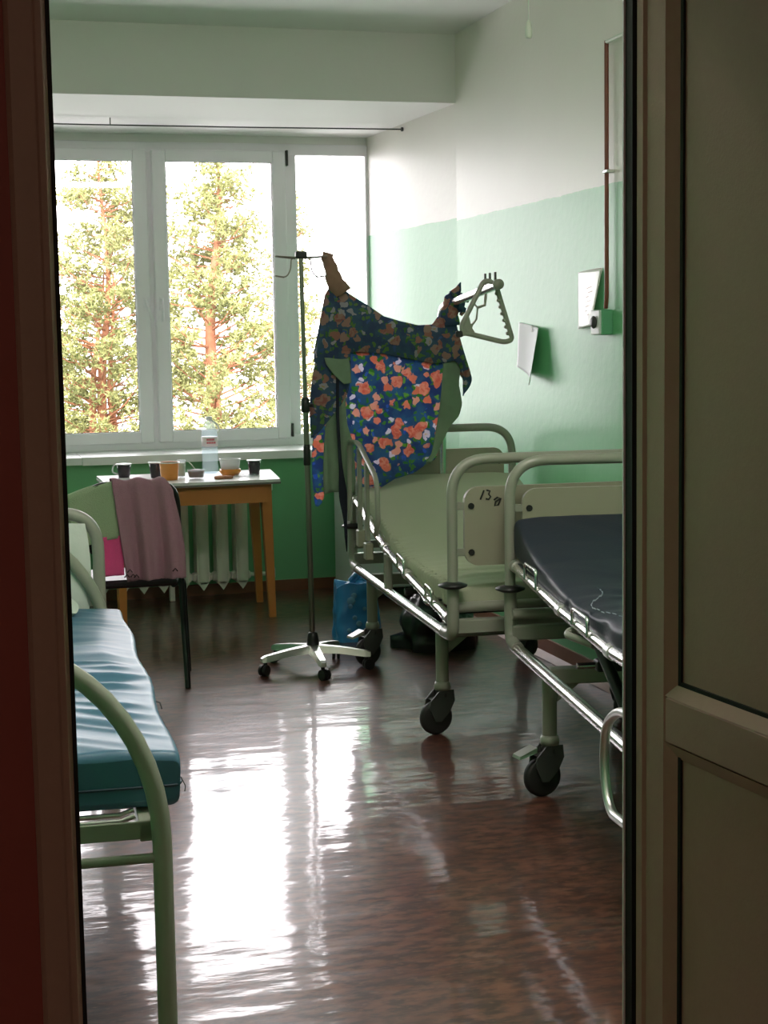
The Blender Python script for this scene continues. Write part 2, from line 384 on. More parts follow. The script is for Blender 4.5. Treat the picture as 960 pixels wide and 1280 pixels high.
struct(MB().box(XL - 0.2, YBM, NICHE, XR + 0.2, 9.9, CEIL).build('trim_1', M['ceil']), 'boxed white ceiling beam over the window niche')
struct(MB().box(-0.5, 9.04, 0, 2.9, 9.9, 0.79).build('wall_back', M['wall']), 'green painted wall under the window sill')
struct(MB().box(-0.5, YW, 2.6, 2.9, 9.9, NICHE).build('wall_back_lintel', M['ceil']), 'narrow white strip of wall above the window')
bl = MB().box(-0.3, 8.985, 0.79, 0.752, YW + 0.05, 0.815).box(-0.3, 8.985, 0.775, 0.752, 9.01, 0.79).build('trim_2', M['sill'])
struct(bl, 'left length of the white window sill')
br = MB().box(0.755, 8.98, 0.79, 2.60, YW + 0.05, 0.817).box(0.755, 8.98, 0.772, 2.60, 9.005, 0.79).build('trim_3', M['sill'])
struct(br, 'long white plastic window sill')
struct(MB().box(XL, 9.025, 0.0, 2.62, 9.045, 0.062).build('baseboard_back', M['basew']), 'brown baseboard under the window wall')
struct(MB().prism([(XR, 0.075), (XR - 0.012, 0.075), (XR - 0.02, 0.02), (XR - 0.06, 0.002), (XR, 0.0)], YB, YBM, 'xz').build('baseboard_right', M['base']), 'coved linoleum baseboard along the right wall')
# front wall with the doorway, corridor beyond the camera
fw = MB(); fw.box(-3.2, 2.31, 0, 0.112, YB, 2.75); fw.box(1.12, 2.31, 0, 3.4, YB, 2.75); fw.box(0.112, 2.31, 2.12, 1.12, YB, 2.75); fw.box(-3.2, 2.31, 2.75, 3.4, YB, CEIL + 0.1)
struct(fw.build('wall_front', M['red_wall']), 'dark pink corridor wall round the doorway')
fi = MB(); fi.box(XL, YB, 0, 0.10, YB + 0.02, CEIL); fi.box(1.14, YB, 0, XR, YB + 0.02, CEIL); fi.box(0.10, YB, 2.13, 1.14, YB + 0.02, CEIL)
struct(fi.build('wall_front_inside', M['wall']), 'ward side of the doorway wall, green paint below white')
struct(MB().box(-3.2, -3.0, 2.7, 3.4, 2.31, 2.8).build('ceiling_corridor', M['corr']), 'corridor ceiling')
struct(MB().box(-3.2, -3.1, 0, 3.4, -3.0, 2.8).build('wall_corridor_back', M['corr']), 'corridor wall behind the camera')
struct(MB().box(-3.3, -3.1, 0, -3.2, 2.4, 2.8).build('wall_corridor_left', M['corr']), 'left end of the corridor')
struct(MB().box(3.4, -3.1, 0, 3.5, 2.4, 2.8).build('wall_corridor_right', M['corr']), 'right end of the corridor')

lm = bpy.data.materials.new('fill lamp glow'); lm.use_nodes = True; lb_ = lm.node_tree.nodes['Principled BSDF']
lb_.inputs['Emission Color'].default_value = (1, 0.74, 0.54, 1); lb_.inputs['Emission Strength'].default_value = 27.0  # warm lamp added unseen to brighten the door leaf and corridor wall
cl = tag(empty('fill_lamp', (-0.6, -1.4, 2.70)), 'round warm fill lamp added unseen in the corridor behind the viewer', 'lamp')
MB().lathe([(0.001, -0.09), (0.12, -0.075), (0.17, -0.03), (0.17, -0.012)], (0, 0, 0), 24).build('fill_lamp_shade', lm, cl)
MB().lathe([(0.19, -0.014), (0.19, 0.0)], (0, 0, 0), 24).build('rim', M['pvc'], cl)

wm_ = bpy.data.materials.new('ward fill lamp glow'); wm_.use_nodes = True; wb_ = wm_.node_tree.nodes['Principled BSDF']
wb_.inputs['Emission Color'].default_value = (1, 0.93, 0.84, 1); wb_.inputs['Emission Strength'].default_value = 20.0  # unseen lamp added as fill for the bed boards
wl = tag(empty('fill_lamp', (1.2, 3.4, CEIL)), 'long white fill lamp added out of view inside the ward door', 'lamp')
MB().bbox(-0.62, -0.17, -0.05, 0.62, 0.17, 0.0, 0.01).build('fill_lamp_housing', M['pvc'], wl)
MB().bbox(-0.60, -0.15, -0.075, 0.60, 0.15, -0.05, 0.01).build('fill_lamp_diffuser', wm_, wl)

# ------------------------------------------------------------------ window
win = struct(empty('window_1', (0, YW, 0)), 'white plastic window of opening sashes and fixed side lights')
fz0, fz1 = 0.817, 2.60
fr = MB(); fr.bbox(-0.18, -0.02, fz0, 2.54, 0.06, 0.885); fr.bbox(-0.18, -0.02, 2.535, 2.54, 0.06, fz1)
fr.bbox(-0.18, -0.018, 0.88, -0.11, 0.058, 2.54); fr.bbox(2.525, -0.018, 0.88, 2.556, 0.058, 2.54)
fr.bbox(2.03, -0.018, 0.88, 2.10, 0.058, 2.54); fr.bbox(0.37, -0.018, 0.88, 0.44, 0.058, 2.54); fr.bbox(1.215, -0.018, 0.88, 1.25, 0.058, 2.54)
build_each(fr, 'window_frame', M['pvc'], win)
def sash(x0, x1, hx, tilt):
    z0, z1, t = 0.858, 2.555, 0.085
    m = MB(); m.bbox(x0 + t - 0.004, -0.043, z0, x1 - t + 0.004, 0.01, z0 + 0.068, 0.004); m.bbox(x0 + t - 0.004, -0.043, z1 - 0.068, x1 - t + 0.004, 0.01, z1, 0.004)
    m.bbox(x0, -0.045, z0, x0 + t, 0.01, z1, 0.008); m.bbox(x1 - t, -0.045, z0, x1, 0.01, z1, 0.008)
    o = m.build('sash', M['pvc'], win)
    MB().box(x0 + t - 0.01, -0.01, z0 + 0.06, x1 - t + 0.01, -0.006, z1 - 0.06).build('pane', M['glass'], o)
    g = MB()
    for a in ((x0 + t - 0.003, z0 + 0.065, x0 + t + 0.003, z1 - 0.065), (x1 - t - 0.003, z0 + 0.065, x1 - t + 0.003, z1 - 0.065), (x0 + t, z0 + 0.065, x1 - t, z0 + 0.071), (x0 + t, z1 - 0.071, x1 - t, z1 - 0.065)):
        g.box(a[0], -0.026, a[1], a[2], -0.02, a[3])
    build_each(g, 'gasket', M['hub'], o)
    h = MB(); h.bbox(hx - 0.013, -0.06, 1.63, hx + 0.013, -0.045, 1.71, 0.003)
    dx = tilt
    h.tube([(hx, -0.058, 1.69), (hx, -0.085, 1.69), (hx + dx * 0.5, -0.09, 1.64), (hx + dx, -0.088, 1.565)], 0.009, 8)
    h.build('handle', M['pvc'], o)
    return o
sash(1.24, 2.035, 1.275, 0.004); sash(0.43, 1.215, 1.185, 0.03)
for (x0, x1) in ((2.10, 2.525), (-0.11, 0.37)):
    o = MB().box(x0, 0.01, 0.885, x1, 0.014, 2.535).build('pane', M['glass'], win)
hg = MB(); hg.bbox(2.037, -0.05, 2.47, 2.049, -0.02, 2.56, 0.002); hg.bbox(2.037, -0.05, 0.87, 2.049, -0.02, 0.95, 0.002)
build_each(hg, 'hinge', M['hub'], win)

# curtain wire under the niche ceiling
cw = MB(); cw.tube([(-0.35, 8.80, 2.612), (0.8, 8.80, 2.606), (1.7, 8.80, 2.608), (2.585, 8.80, 2.614)], 0.004, 6); cw.lathe([(0.012, 0), (0.012, 0.02)], (2.57, 8.80, 2.614), 8, 'x')
cwo = tag(cw.build('curtain_wire', M['hub']), 'thin dark curtain wire stretched below the niche ceiling', 'wire')
for x in (0.95, ): MB().tube([(x, 8.80, 2.606), (x, 8.80, 2.645)], 0.003, 6).build('wire_hook', M['hub'], cwo)

# ------------------------------------------------------------------ doorway frame and open leaf
df = struct(empty('door_1', (0, 0, 0)), 'plastic door frame with its leaf swung open into the corridor')
MB().bbox(0.108, 2.292, 0, 0.164, YB, 2.06, 0.006).build('frame_jamb', M['door'], df)
MB().bbox(0.146, 2.283, 0, 0.160, 2.294, 2.06, 0.003).build('jamb_stop', M['door'], df)
MB().bbox(1.082, 2.372, 0, 1.124, YB, 2.06, 0.004).build('frame_jamb', M['door'], df)
MB().bbox(0.108, 2.30, 2.06, 1.124, YB, 2.12, 0.006).build('frame_head', M['door'], df)
g = MB(); g.box(0.162, 2.30, 0.0, 0.1705, 2.39, 2.06); build_each(g, 'gasket', M['gasket'], df)
g = MB(); g.box(1.0580, 2.340, 0.0, 1.074, 2.366, 2.06); build_each(g, 'gasket', M['gasket'], df)
m = MB(); m.box(1.0550, 2.3665, 0, 1.085, 2.371, 2.06).build('strike_edge', M['pvc'], df)
leaf = empty('door_2', (1.0615, 2.338, 0.01), math.atan2(-0.996, 0.094)); struct(leaf, 'panelled plastic door leaf standing open towards the viewer')
# leaf local axes: +x runs from the hinge towards the camera, +y is its room-side face normal side
LW, LT, LZ = 0.86, 0.055, 2.05
def leafbox(mm, x0, z0, x1, z1, d0=0.0, d1=LT, b=0.004): mm.bbox(x0, -d1, z0, x1, -d0, z1, b)
FACE = -1
st = MB(); st.bbox(0.0, 0, 0, 0.030, LT, LZ, 0.006); st.bbox(0.028, 0.004, 0, 0.062, LT, LZ, 0.003); st.bbox(0.058, 0.002, 0, 0.09, LT, LZ, 0.003)
st.bbox(0.77, 0.002, 0, LW, LT, LZ, 0.006)
st.bbox(0.0895, 0.0025, 0, 0.7705, LT, 0.10, 0.003); st.bbox(0.0895, 0.0025, 0.803, 0.7705, LT, 0.877, 0.003); st.bbox(0.0895, 0.0025, 1.99, 0.7705, LT, LZ, 0.003)
build_each(st, 'leaf_frame', M['door'], leaf)
for (z0, z1) in ((0.10, 0.803), (0.877, 1.99)):
    bd = MB(); d = 0.023
    A = [(0.088, z0), (0.772, z0), (0.772, z1), (0.088, z1)]; B = [(0.088 + d, z0 + d), (0.772 - d, z0 + d), (0.772 - d, z1 - d), (0.088 + d, z1 - d)]
    vs = [(x, 0.003, z) for x, z in A] + [(x, 0.016, z) for x, z in B]
    bd.add(vs, [(i, (i + 1) % 4, (i + 1) % 4 + 4, i + 4) for i in range(4)])
    bd.build('bead', M['door'], leaf, fix=False)
    gk = MB(); e = 0.004
    gk.box(0.110, 0.014, z0 + d - e, 0.118, 0.019, z1 - d + e); gk.box(0.742, 0.014, z0 + d - e, 0.750, 0.019, z1 - d + e)
    gk.box(0.110, 0.014, z0 + d - e, 0.75, 0.019, z0 + d + 0.003); build_each(gk, 'gasket', M['gasket'], leaf)
    MB().box(0.105, 0.018, z0 + d - 0.01, 0.755, 0.040, z1 - d + 0.01).build('door_panel', M['door'], leaf)

# ------------------------------------------------------------------ radiator and pipe
rad = tag(empty('radiator', (0, 0, 0)), 'white cast iron sectional radiator under the window behind the table', 'radiator')
def rad_section():
    m = MB(); w2 = 0.034
    prof = [(-w2, 0.115), (-w2, 0.56), (-0.02, 0.60), (0, 0.612), (0.02, 0.60), (w2, 0.56), (w2, 0.115), (0.018, 0.085), (0, 0.06), (-0.018, 0.085)]
    m.prism(prof, 8.80, 8.815, 'xz')
    for y in (8.80, 8.93):
        m.tube([(0, y + 0.012, 0.11), (0, y + 0.012, 0.57)], 0.032, 10)
    m.bbox(-0.03, 8.80, 0.56, 0.03, 8.945, 0.62, 0.012); m.bbox(-0.03, 8.80, 0.085, 0.03, 8.945, 0.14, 0.012)
    m.bbox(-0.056, 8.84, 0.105, 0.056, 8.90, 0.155, 0.01); m.bbox(-0.056, 8.84, 0.545, 0.056, 8.90, 0.595, 0.01)
    return m.build('section', M['iron'], rad)
s0 = rad_section(); s0.location.x = 1.605
for k in range(1, 9):
    c = s0.copy(); COL.objects.link(c); c.parent = rad; c.location.x = 1.605 - 0.111 * k
fb = MB(); fb.bbox(0.75, 8.86, 0.0, 0.79, 8.9, 0.1, 0.004); fb.bbox(1.20, 8.86, 0.0, 1.23, 8.9, 0.1, 0.004); build_each(fb, 'bracket_foot', M['iron'], rad)
pp = MB(); pp.tube(fillet([(1.65, 8.87, 0.57), (1.77, 8.87, 0.57), (1.77, 8.87, 0.68)], 0.03), 0.012, 8)
pp.tube(fillet([(1.65, 8.87, 0.13), (1.775, 8.87, 0.13)], 0.03), 0.012, 8); pp.tube([(1.775, 8.90, 0.0), (1.768, 8.90, 0.70)], 0.013, 8)
pp.bbox(1.755, 8.86, 0.60, 1.80, 8.91, 0.655, 0.006); pp.bbox(1.765, 8.86, 0.10, 1.805, 8.91, 0.165, 0.006)
pp.build('riser_pipe', M['pipe'], rad)

# ------------------------------------------------------------------ table
tb = tag(empty('table', (1.24, 8.36, 0)), 'small wooden table with white top in front of the radiator', 'table')
def T(x, y): return (x - 1.24, y - 8.36)
def poly_prism(poly, z0, z1): return MB().prism([T(*p) for p in poly], z0, z1, 'xy')
TOP = [(0.80, 8.03), (1.68, 8.07), (1.755, 8.70), (0.80, 8.68)]
poly_prism(TOP, 0.722, 0.737).build('tabletop', M['tabletop'], tb)
poly_prism([(0.798, 8.028), (1.682, 8.068), (1.757, 8.702), (0.798, 8.682)], 0.712, 0.7225).build('top_edge', M['edge'], tb)
ap = MB()
a0 = T(0.86, 8.10); a1 = T(1.62, 8.13)
ap.box(a0[0], a0[1], 0.615, a1[0], a1[1] + 0.012, 0.712)
b0 = T(0.86, 8.62); ap.box(b0[0], b0[1], 0.615, a1[0] + 0.04, b0[1] + 0.02, 0.712)
ap.box(a0[0], a0[1], 0.615, a0[0] + 0.02, b0[1], 0.712); ap.box(a1[0] - 0.02, a1[1], 0.615, a1[0], b0[1], 0.712)
build_each(ap, 'apron', M['wood'], tb)
for (x, y, dx, dy) in ((1.615, 8.15, 0.03, 0.03), (1.64, 8.62, 0.035, 0.06), (0.86, 8.13, 0.0, 0.0), (0.905, 8.60, 0.0, 0.06)):
    X, Y = T(x, y); m = MB(); a, b = 0.028, 0.017
    vs = [(X + sx * a, Y + sy * a, 0.712) for sx, sy in ((-1, -1), (1, -1), (1, 1), (-1, 1))] + [(X + dx + sx * b, Y + dy + sy * b, 0.0) for sx, sy in ((-1, -1), (1, -1), (1, 1), (-1, 1))]
    m.add(vs, [(0, 1, 2, 3), (7, 6, 5, 4)] + [(i, i + 4, (i + 1) % 4 + 4, (i + 1) % 4) for i in range(4)]); m.build('leg', M['wood'], tb)

# things on the table
TZ = 0.737
def cup(x, y, label, handle=None, r=0.034, h=0.078):
    t = tag(empty('cup', (x, y, TZ)), label, 'cup', 'dark cups on the table')
    m = MB(); m.lathe([(0.001, 0.004), (r * 0.78, 0.0), (r * 0.82, 0.005), (r * 0.95, h * 0.6), (r, h), (r - 0.003, h), (r * 0.78, h * 0.2), (0.001, h * 0.15)], n=24); m.build('cup_body', M['darkcup'], t)
    m = MB(); m.lathe([(r - 0.002, h - 0.003), (r + 0.006, h - 0.001), (r + 0.006, h + 0.003), (r - 0.002, h + 0.003)], n=24); m.build('rim', M['rim'], t)
    if handle:
        m = MB(); m.tube(fillet([(0.0 + handle * r * 0.9, 0, h * 0.98), (handle * r * 1.5, -0.01, h * 0.95), (handle * r * 1.75, -0.01, h * 0.45), (handle * r * 0.9, 0, h * 0.25)], 0.02), 0.004, 8); m.build('handle', M['rim'], t)
    return t
cup(1.604, 8.378, 'dark plum cup alone at the right end of the table', None, 0.034, 0.076)
cup(0.930, 8.52, 'dark cup with a curved white handle at the left end of the table', -1, 0.037, 0.07)
cup(1.085, 8.42, 'dark cup standing just left of the amber tub', None, 0.033, 0.08)
t = tag(empty('water_bottle', (1.405, 8.60, TZ)), 'tall clear plastic water bottle with a pink-and-white label on the table', 'bottle')
m = MB(); m.lathe([(0.001, 0.004), (0.036, 0.0), (0.044, 0.01), (0.044, 0.05), (0.041, 0.06), (0.044, 0.07), (0.044, 0.12), (0.041, 0.128), (0.044, 0.136), (0.044, 0.2), (0.041, 0.225), (0.03, 0.262), (0.016, 0.285), (0.014, 0.295)], n=28); m.build('bottle_body', M['bottle'], t)
m = MB(); m.lathe([(0.0446, 0.145), (0.0446, 0.198)], n=28); m.build('label_band', mat('bottle label', lin(236, 222, 226), 0.4), t)
m = MB()
for zz, nn in ((0.183, 5), (0.166, 6)):
    for k in range(nn):
        a = math.radians(-115 + k * 11); m.box(0.0452 * math.cos(a) - 0.003, 0.0452 * math.sin(a) - 0.001, zz - 0.005, 0.0452 * math.cos(a) + 0.003, 0.0452 * math.sin(a) + 0.001, zz + 0.005)
m.build('label_print', mat('pink print', lin(222, 78, 104), 0.5), t)['kind'] = 'stuff'
m = MB(); m.lathe([(0.017, 0.285), (0.017, 0.305), (0.001, 0.306)], n=20); m.build('cap', M['rim'], t)
m = MB(); m.tube(fillet([(0.012, -0.005, 0.285), (0.04, -0.01, 0.265), (0.055, -0.01, 0.235), (0.042, -0.005, 0.215)], 0.02), 0.005, 8); m.build('carry_handle', M['clear'], t)
t = tag(empty('food_tub', (1.135, 8.26, TZ)), 'wide tapered plastic tub of amber jelly on the table', 'tub')
m = MB(); m.lathe([(0.001, 0.002), (0.042, 0.0), (0.045, 0.02), (0.050, 0.085), (0.053, 0.088), (0.049, 0.087), (0.043, 0.01), (0.001, 0.008)], n=24); m.build('tub_body', M['amber'], t)
m = MB(); m.lathe([(0.048, 0.087), (0.055, 0.0875), (0.055, 0.092), (0.048, 0.092)], n=24); m.build('rim', M['clear'], t)
m = MB(); m.lathe([(0.001, 0.083), (0.045, 0.083), (0.045, 0.095), (0.001, 0.097)], n=20); m.build('filling', M['biscuit'], t)
t = tag(empty('drinking_glass', (1.213, 8.36, TZ)), 'slim pale glass with a greenish drink beside the amber tub', 'glass')
m = MB(); m.lathe([(0.001, 0.003), (0.020, 0.0), (0.024, 0.095), (0.022, 0.095), (0.018, 0.008), (0.001, 0.008)], n=20); m.build('glass_body', M['film'], t)
m = MB(); m.lathe([(0.001, 0.01), (0.018, 0.01), (0.021, 0.078), (0.001, 0.078)], n=20); m.build('drink', mat('pale green drink', lin(190, 204, 176), 0.3), t)
t = tag(empty('bowl', (1.272, 8.25, TZ)), 'small bowl of brown mush with a spoon in it on the table front', 'bowl')
m = MB(); m.lathe([(0.001, 0.003), (0.032, 0.0), (0.04, 0.01), (0.047, 0.05), (0.044, 0.05), (0.036, 0.01), (0.001, 0.008)], n=24); m.build('bowl_body', M['film'], t)
m = MB(); m.lathe([(0.001, 0.008), (0.036, 0.01), (0.043, 0.042), (0.02, 0.05), (0.001, 0.052)], n=20); m.build('mush', M['berry'], t)
m = MB(); m.tube([(0.0, 0.0, 0.045), (-0.02, 0.01, 0.075), (-0.035, 0.015, 0.09)], 0.003, 6); m.lathe([(0.001, 0), (0.012, 0.003), (0.001, 0.006)], (0.0, 0, 0.045), 10); m.build('spoon', M['alu'], t)
t = tag(empty('white_container', (1.478, 8.40, TZ)), 'white plastic food container on an orange-brown dish beside the bottle', 'container')
m = MB(); m.lathe([(0.001, 0.03), (0.048, 0.03), (0.056, 0.085), (0.058, 0.088), (0.053, 0.088), (0.046, 0.036), (0.001, 0.034)], n=24); m.build('container_body', M['rim'], t)
m = MB(); m.lathe([(0.001, 0.0), (0.042, 0.0), (0.058, 0.02), (0.056, 0.034), (0.001, 0.034)], n=24); m.build('dish', M['amber'], t)
t = tag(empty('plastic_lid', (1.545, 8.30, TZ)), 'flat clear plastic lid lying right of the white container', 'lid')
m = MB(); m.lathe([(0.001, 0.002), (0.06, 0.0), (0.064, 0.008), (0.06, 0.01), (0.001, 0.006)], n=24); m.build('lid_disc', M['film'], t)
for k, (dx, dy, rz) in enumerate(((-0.02, 0.0, 0.3), (0.022, 0.005, -0.2), (0.0, 0.03, 1.0))):
    b = MB(); b.lathe([(0.001, 0.0), (0.026, 0.001), (0.03, 0.008), (0.026, 0.015), (0.001, 0.017)], n=16)
    o = tag(b.build('biscuit', M['biscuit']), ('left of the two front biscuits near the edge of the table', 'right of the two front biscuits near the edge of the table', 'biscuit lying behind the other two on the table')[k], 'biscuit', 'biscuits on the table'); o.location = (1.405 + dx, 8.19 + dy, TZ + (0.0 if k < 2 else 0.0))

# ------------------------------------------------------------------ chair with towels
CHX, CHY = 0.752, 6.66
ch = tag(empty('chair', (CHX, CHY, 0)), 'black metal chair with vinyl seat, its back towards the room, before the table', 'chair')
def tubeobj(name, pts, r, m, parent, n=10, rad_=0.03): return MB().tube(fillet(pts, rad_), r, n).build(name, m, parent)
sx = 0.20
m = MB(); m.bbox(-sx + 0.005, 0.015, 0.425, sx - 0.005, 0.40, 0.460, 0.012); m.build('seat', M['seat'], ch)
for q in (-1, 1):
    tubeobj('leg', [(q * sx, 0.0, 0.44), (q * (sx + 0.003), -0.01, 0.25), (q * (sx + 0.005), -0.07, 0.0)], 0.0125, M['chair'], ch)
    tubeobj('leg', [(q * (sx - 0.02), 0.10, 0.418), (q * (sx + 0.045), 0.26, 0.412), (q * (sx + 0.062), 0.29, 0.0)], 0.0125, M['chair'], ch)
m = MB(); m.tube(fillet([(-sx, 0.0, 0.43), (-sx + 0.004, -0.004, 0.60), (-sx + 0.012, -0.02, 0.868), (sx - 0.012, -0.02, 0.868), (sx - 0.004, -0.004, 0.60), (sx, 0.0, 0.43)], [0, 0.05, 0.095, 0.095, 0.05, 0], 8), 0.0125, 10)
m.build('back_frame', M['chair'], ch)
m = MB(); m.bbox(-sx + 0.02, -0.012, 0.58, sx - 0.02, 0.010, 0.79, 0.008); m.build('back_pad', M['seat'], ch)
def towel(name, fn, nu, nv, m, parent=None, thick=0.006):
    g = MB().grid(fn, nu, nv); o = g.build(name, m, parent, fix=False)
    md = o.modifiers.new('thick', 'SOLIDIFY'); md.thickness = thick; md.offset = 0; return o
def pleat(u):
    """three broad soft pleats"""
    return 0.020 * math.sin(u * 15.5 + 0.8) + 0.008 * math.sin(u * 31 + 2.0)
def mauve(u, v):
    top = 0.887; L = 0.42; q = v * (L + 0.22) - 0.22               # q < 0 behind the back, > 0 on the viewer's side
    k = max(0, q) / L
    left = -0.085 + 0.055 * k; right = 0.165 + 0.05 * math.sin(min(1, k * 1.25) * PI / 2)
    x = left + (right - left) * u
    fold = pleat(u + 0.05 * k) * (0.25 + min(1, abs(q) * 3.0))
    drop = 0.045 * max(0, (u - 0.80) / 0.2) ** 2                      # the right corner slides off the rounded frame
    z = top - abs(q) if abs(q) > 0.02 else top - 0.35 * abs(q)
    z = z - drop + 0.006 * math.sin(u * 15.5 + 0.8) - 0.02 * k * (1 - u)
    z = max(z, 0.466)
    y = (-0.046 + 0.012 * k) if q > 0.02 else (0.012 if q < -0.02 else -0.018 - q * 1.4)
    return (x, y - (fold * 0.8 + 0.006 if q > 0 else -abs(fold) * 0.3), z)
tw = tag(empty('towel', (CHX, CHY, 0)), 'mauve terry towel draped over the chair back', 'towel')
o = towel('towel_cloth', mauve, 80, 60, M['mauve'], tw)
e1 = MB()
for (x, z) in ((-0.035, 0.485), (-0.022, 0.505), (-0.010, 0.485), (0.004, 0.482), (0.165, 0.50)):
    e1.tube([(x - 0.010, -0.074, z), (x, -0.078, z + 0.012), (x + 0.010, -0.076, z)], 0.003, 5)
e1.build('embroidery', mat('dark embroidery', lin(58, 34, 44), 0.9), tw)['kind'] = 'stuff'
def pgreen(u, v):
    L = 0.235; q = v * (L + 0.15) - 0.15; k = max(0, q) / L
    x = -0.262 + 0.20 * u + 0.012 * k
    top = 0.880 - 0.05 * (1 - u) ** 1.6
    z = top - abs(q) if abs(q) > 0.02 else top - 0.35 * abs(q)
    y = (-0.040 + 0.01 * k) if q > 0.02 else (0.010 if q < -0.02 else -0.017 - q * 1.3)
    return (x, y - 0.007 * math.sin(u * 7 + v * 2) * (1 if q > 0 else 0.2), z)
tg = tag(empty('towel', (CHX, CHY, 0)), 'pale green towel with a bright pink border hanging left of the mauve one', 'towel')
towel('towel_cloth', pgreen, 30, 40, M['palegreen'], tg)
def pinkb(u, v):
    x = -0.148 + 0.105 * u - 0.022 * v * (1 - u); z = 0.650 - 0.165 * v + 0.006 * u
    return (x, -0.034 - 0.006 * v - 0.006 * math.sin(u * 8), z)
towel('pink_border', pinkb, 14, 14, M['pink'], tg)
# ------------------------------------------------------------------ left bed
lb = tag(empty('metal_bed', (0.406, 3.232, 0), math.radians(-2.9)), 'pale green tubular metal bed with arched ends at the left', 'bed')
LBW, LBL = 0.73, 2.10
def arch(y, r=0.0205):
    pts = [(0, y, 0.0), (0, y, 0.42)]
    for k in range(1, 24):
        a = PI * k / 24; pts.append((-LBW / 2 + LBW / 2 * math.cos(a), y, 0.42 + 0.43 * math.sin(a)))
    pts += [(-LBW, y, 0.42), (-LBW, y, 0.0)]
    return MB().tube(pts, r, 14)
def arch_end(y):
    arch(y).build('arch_frame', M['bed2'], lb)
    MB().bbox(-LBW, y + 0.010, 0.425, 0, y + 0.018, 0.463, 0.002).build('cross_bar', M['bed2'], lb)
    MB().tube([(-LBW, y, 0.387), (0, y, 0.387)], 0.011, 10).build('cross_tube', M['bed2'], lb)
arch_end(0.0); arch_end(LBL)
for x in (-0.045, -LBW + 0.015):
    MB().bbox(x, 0.01, 0.42, x + 0.03, LBL - 0.01, 0.458, 0.002).build('side_rail', M['bed2'], lb)
s0 = MB().tube([(-0.05, 0.11, 0.460), (-0.08, 0.11, 0.450), (-LBW + 0.08, 0.11, 0.450), (-LBW + 0.05, 0.11, 0.460)], 0.006, 8).build('slat', M['alu'], lb)
for k in range(1, 16):
    c = s0.copy(); COL.objects.link(c); c.parent = lb; c.location.y = -0.045 if k == 1 else 0.118 * (k - 1)
m = MB(); m.tube(fillet([(-0.02, LBL + 0.09, 0.0), (-0.02, LBL + 0.09, 0.883), (-LBW, LBL + 0.09, 0.883), (-LBW, LBL + 0.09, 0.0)], 0.13, 10), 0.0205, 14); m.build('head_frame', M['bed2'], lb)
m = MB(); m.tube([(-0.02, LBL + 0.09, 0.55), (0.0, LBL, 0.53)], 0.01, 8); m.tube([(-LBW, LBL + 0.09, 0.55), (-LBW, LBL, 0.53)], 0.01, 8); build_each(m, 'frame_link', M['bed2'], lb)
# handwriting on the cross bar
wr = MB()
bx = -0.262
for dx, st_ in ((0.0, [(0.012, 0.030), (0.0, 0.028), (0.002, 0.0), (0.012, 0.0), (0.014, 0.012), (0.002, 0.014)]), (0.027, [(0.004, 0.018), (0.012, 0.018), (0.014, 0.006), (0.004, 0.002), (0.0, 0.01), (0.004, 0.018)]),
                (0.052, [(0.0, 0.022), (0.01, 0.022), (0.006, 0.012), (0.012, 0.006), (0.002, 0.0)]), (0.078, [(0.012, 0.0), (0.012, 0.026), (0.002, 0.024), (0.002, 0.013), (0.012, 0.013), (0.0, -0.001)])):
    wr.tube([(bx + dx + x, 0.0088, 0.430 + z) for x, z in st_], 0.0017, 5)
wr.build('marker_writing', M['ink'], lb)['kind'] = 'stuff'

def loft_mattress(name, prof, x0, x1, m, parent=None, dispt=None, ny=80, nx=28, round_=0.02, thick=None):
    """prof rows: (y, ztop, zbot)"""
    y0, y1 = prof[0][0], prof[-1][0]; nz = 8
    mb = MB(); rings = []
    for j in range(ny + 1):
        t = j / ny; y = y0 + (y1 - y0) * t
        zt, zb = lerp(prof, y)
        e = min(1.0, min(t, 1 - t) * (y1 - y0) / round_); sh = round_ * (1 - math.sqrt(max(0, 1 - (1 - e) ** 2)))
        zt -= sh; zb += sh
        ring = []
        def cs(k, N): return k / N
        r = min(round_, (zt - zb) * 0.45)
        def corner(cx, cz, a0):
            return [(cx + r * math.cos(a0 + PI / 2 * q / 4), cz + r * math.sin(a0 + PI / 2 * q / 4)) for q in range(5)]
        pts = corner(x1 - r, zb + r, -PI / 2)
        pts += [(x1, zb + r + (zt - zb - 2 * r) * q / 5) for q in range(1, 5)]
        pts += corner(x1 - r, zt - r, 0)
        pts += [(x1 - r - (x1 - x0 - 2 * r) * q / nx, zt) for q in range(1, nx)]
        pts += corner(x0 + r, zt - r, PI / 2)
        pts += [(x0, zt - r - (zt - zb - 2 * r) * q / 5) for q in range(1, 5)]
        pts += corner(x0 + r, zb + r, PI)
        pts += [(x0 + r + (x1 - x0 - 2 * r) * q / 4, zb) for q in range(1, 4)]
        for (x, z) in pts:
            d = dispt(x, y, (z - zb) / max(1e-4, zt - zb), x0, x1) if dispt else (0, 0, 0)
            ring.append((x + d[0], y + d[1], z + d[2]))
        rings.append(ring)
    n = len(rings[0]); vs = [p for r_ in rings for p in r_]
    fs = [(j * n + i, j * n + (i + 1) % n, (j + 1) * n + (i + 1) % n, (j + 1) * n + i) for j in range(ny) for i in range(n)]
    k = len(fs); fs += [tuple(range(n)), tuple(reversed(range(ny * n, (ny + 1) * n)))]
    mb.add(vs, fs, k)
    return mb.build(name, m, parent)

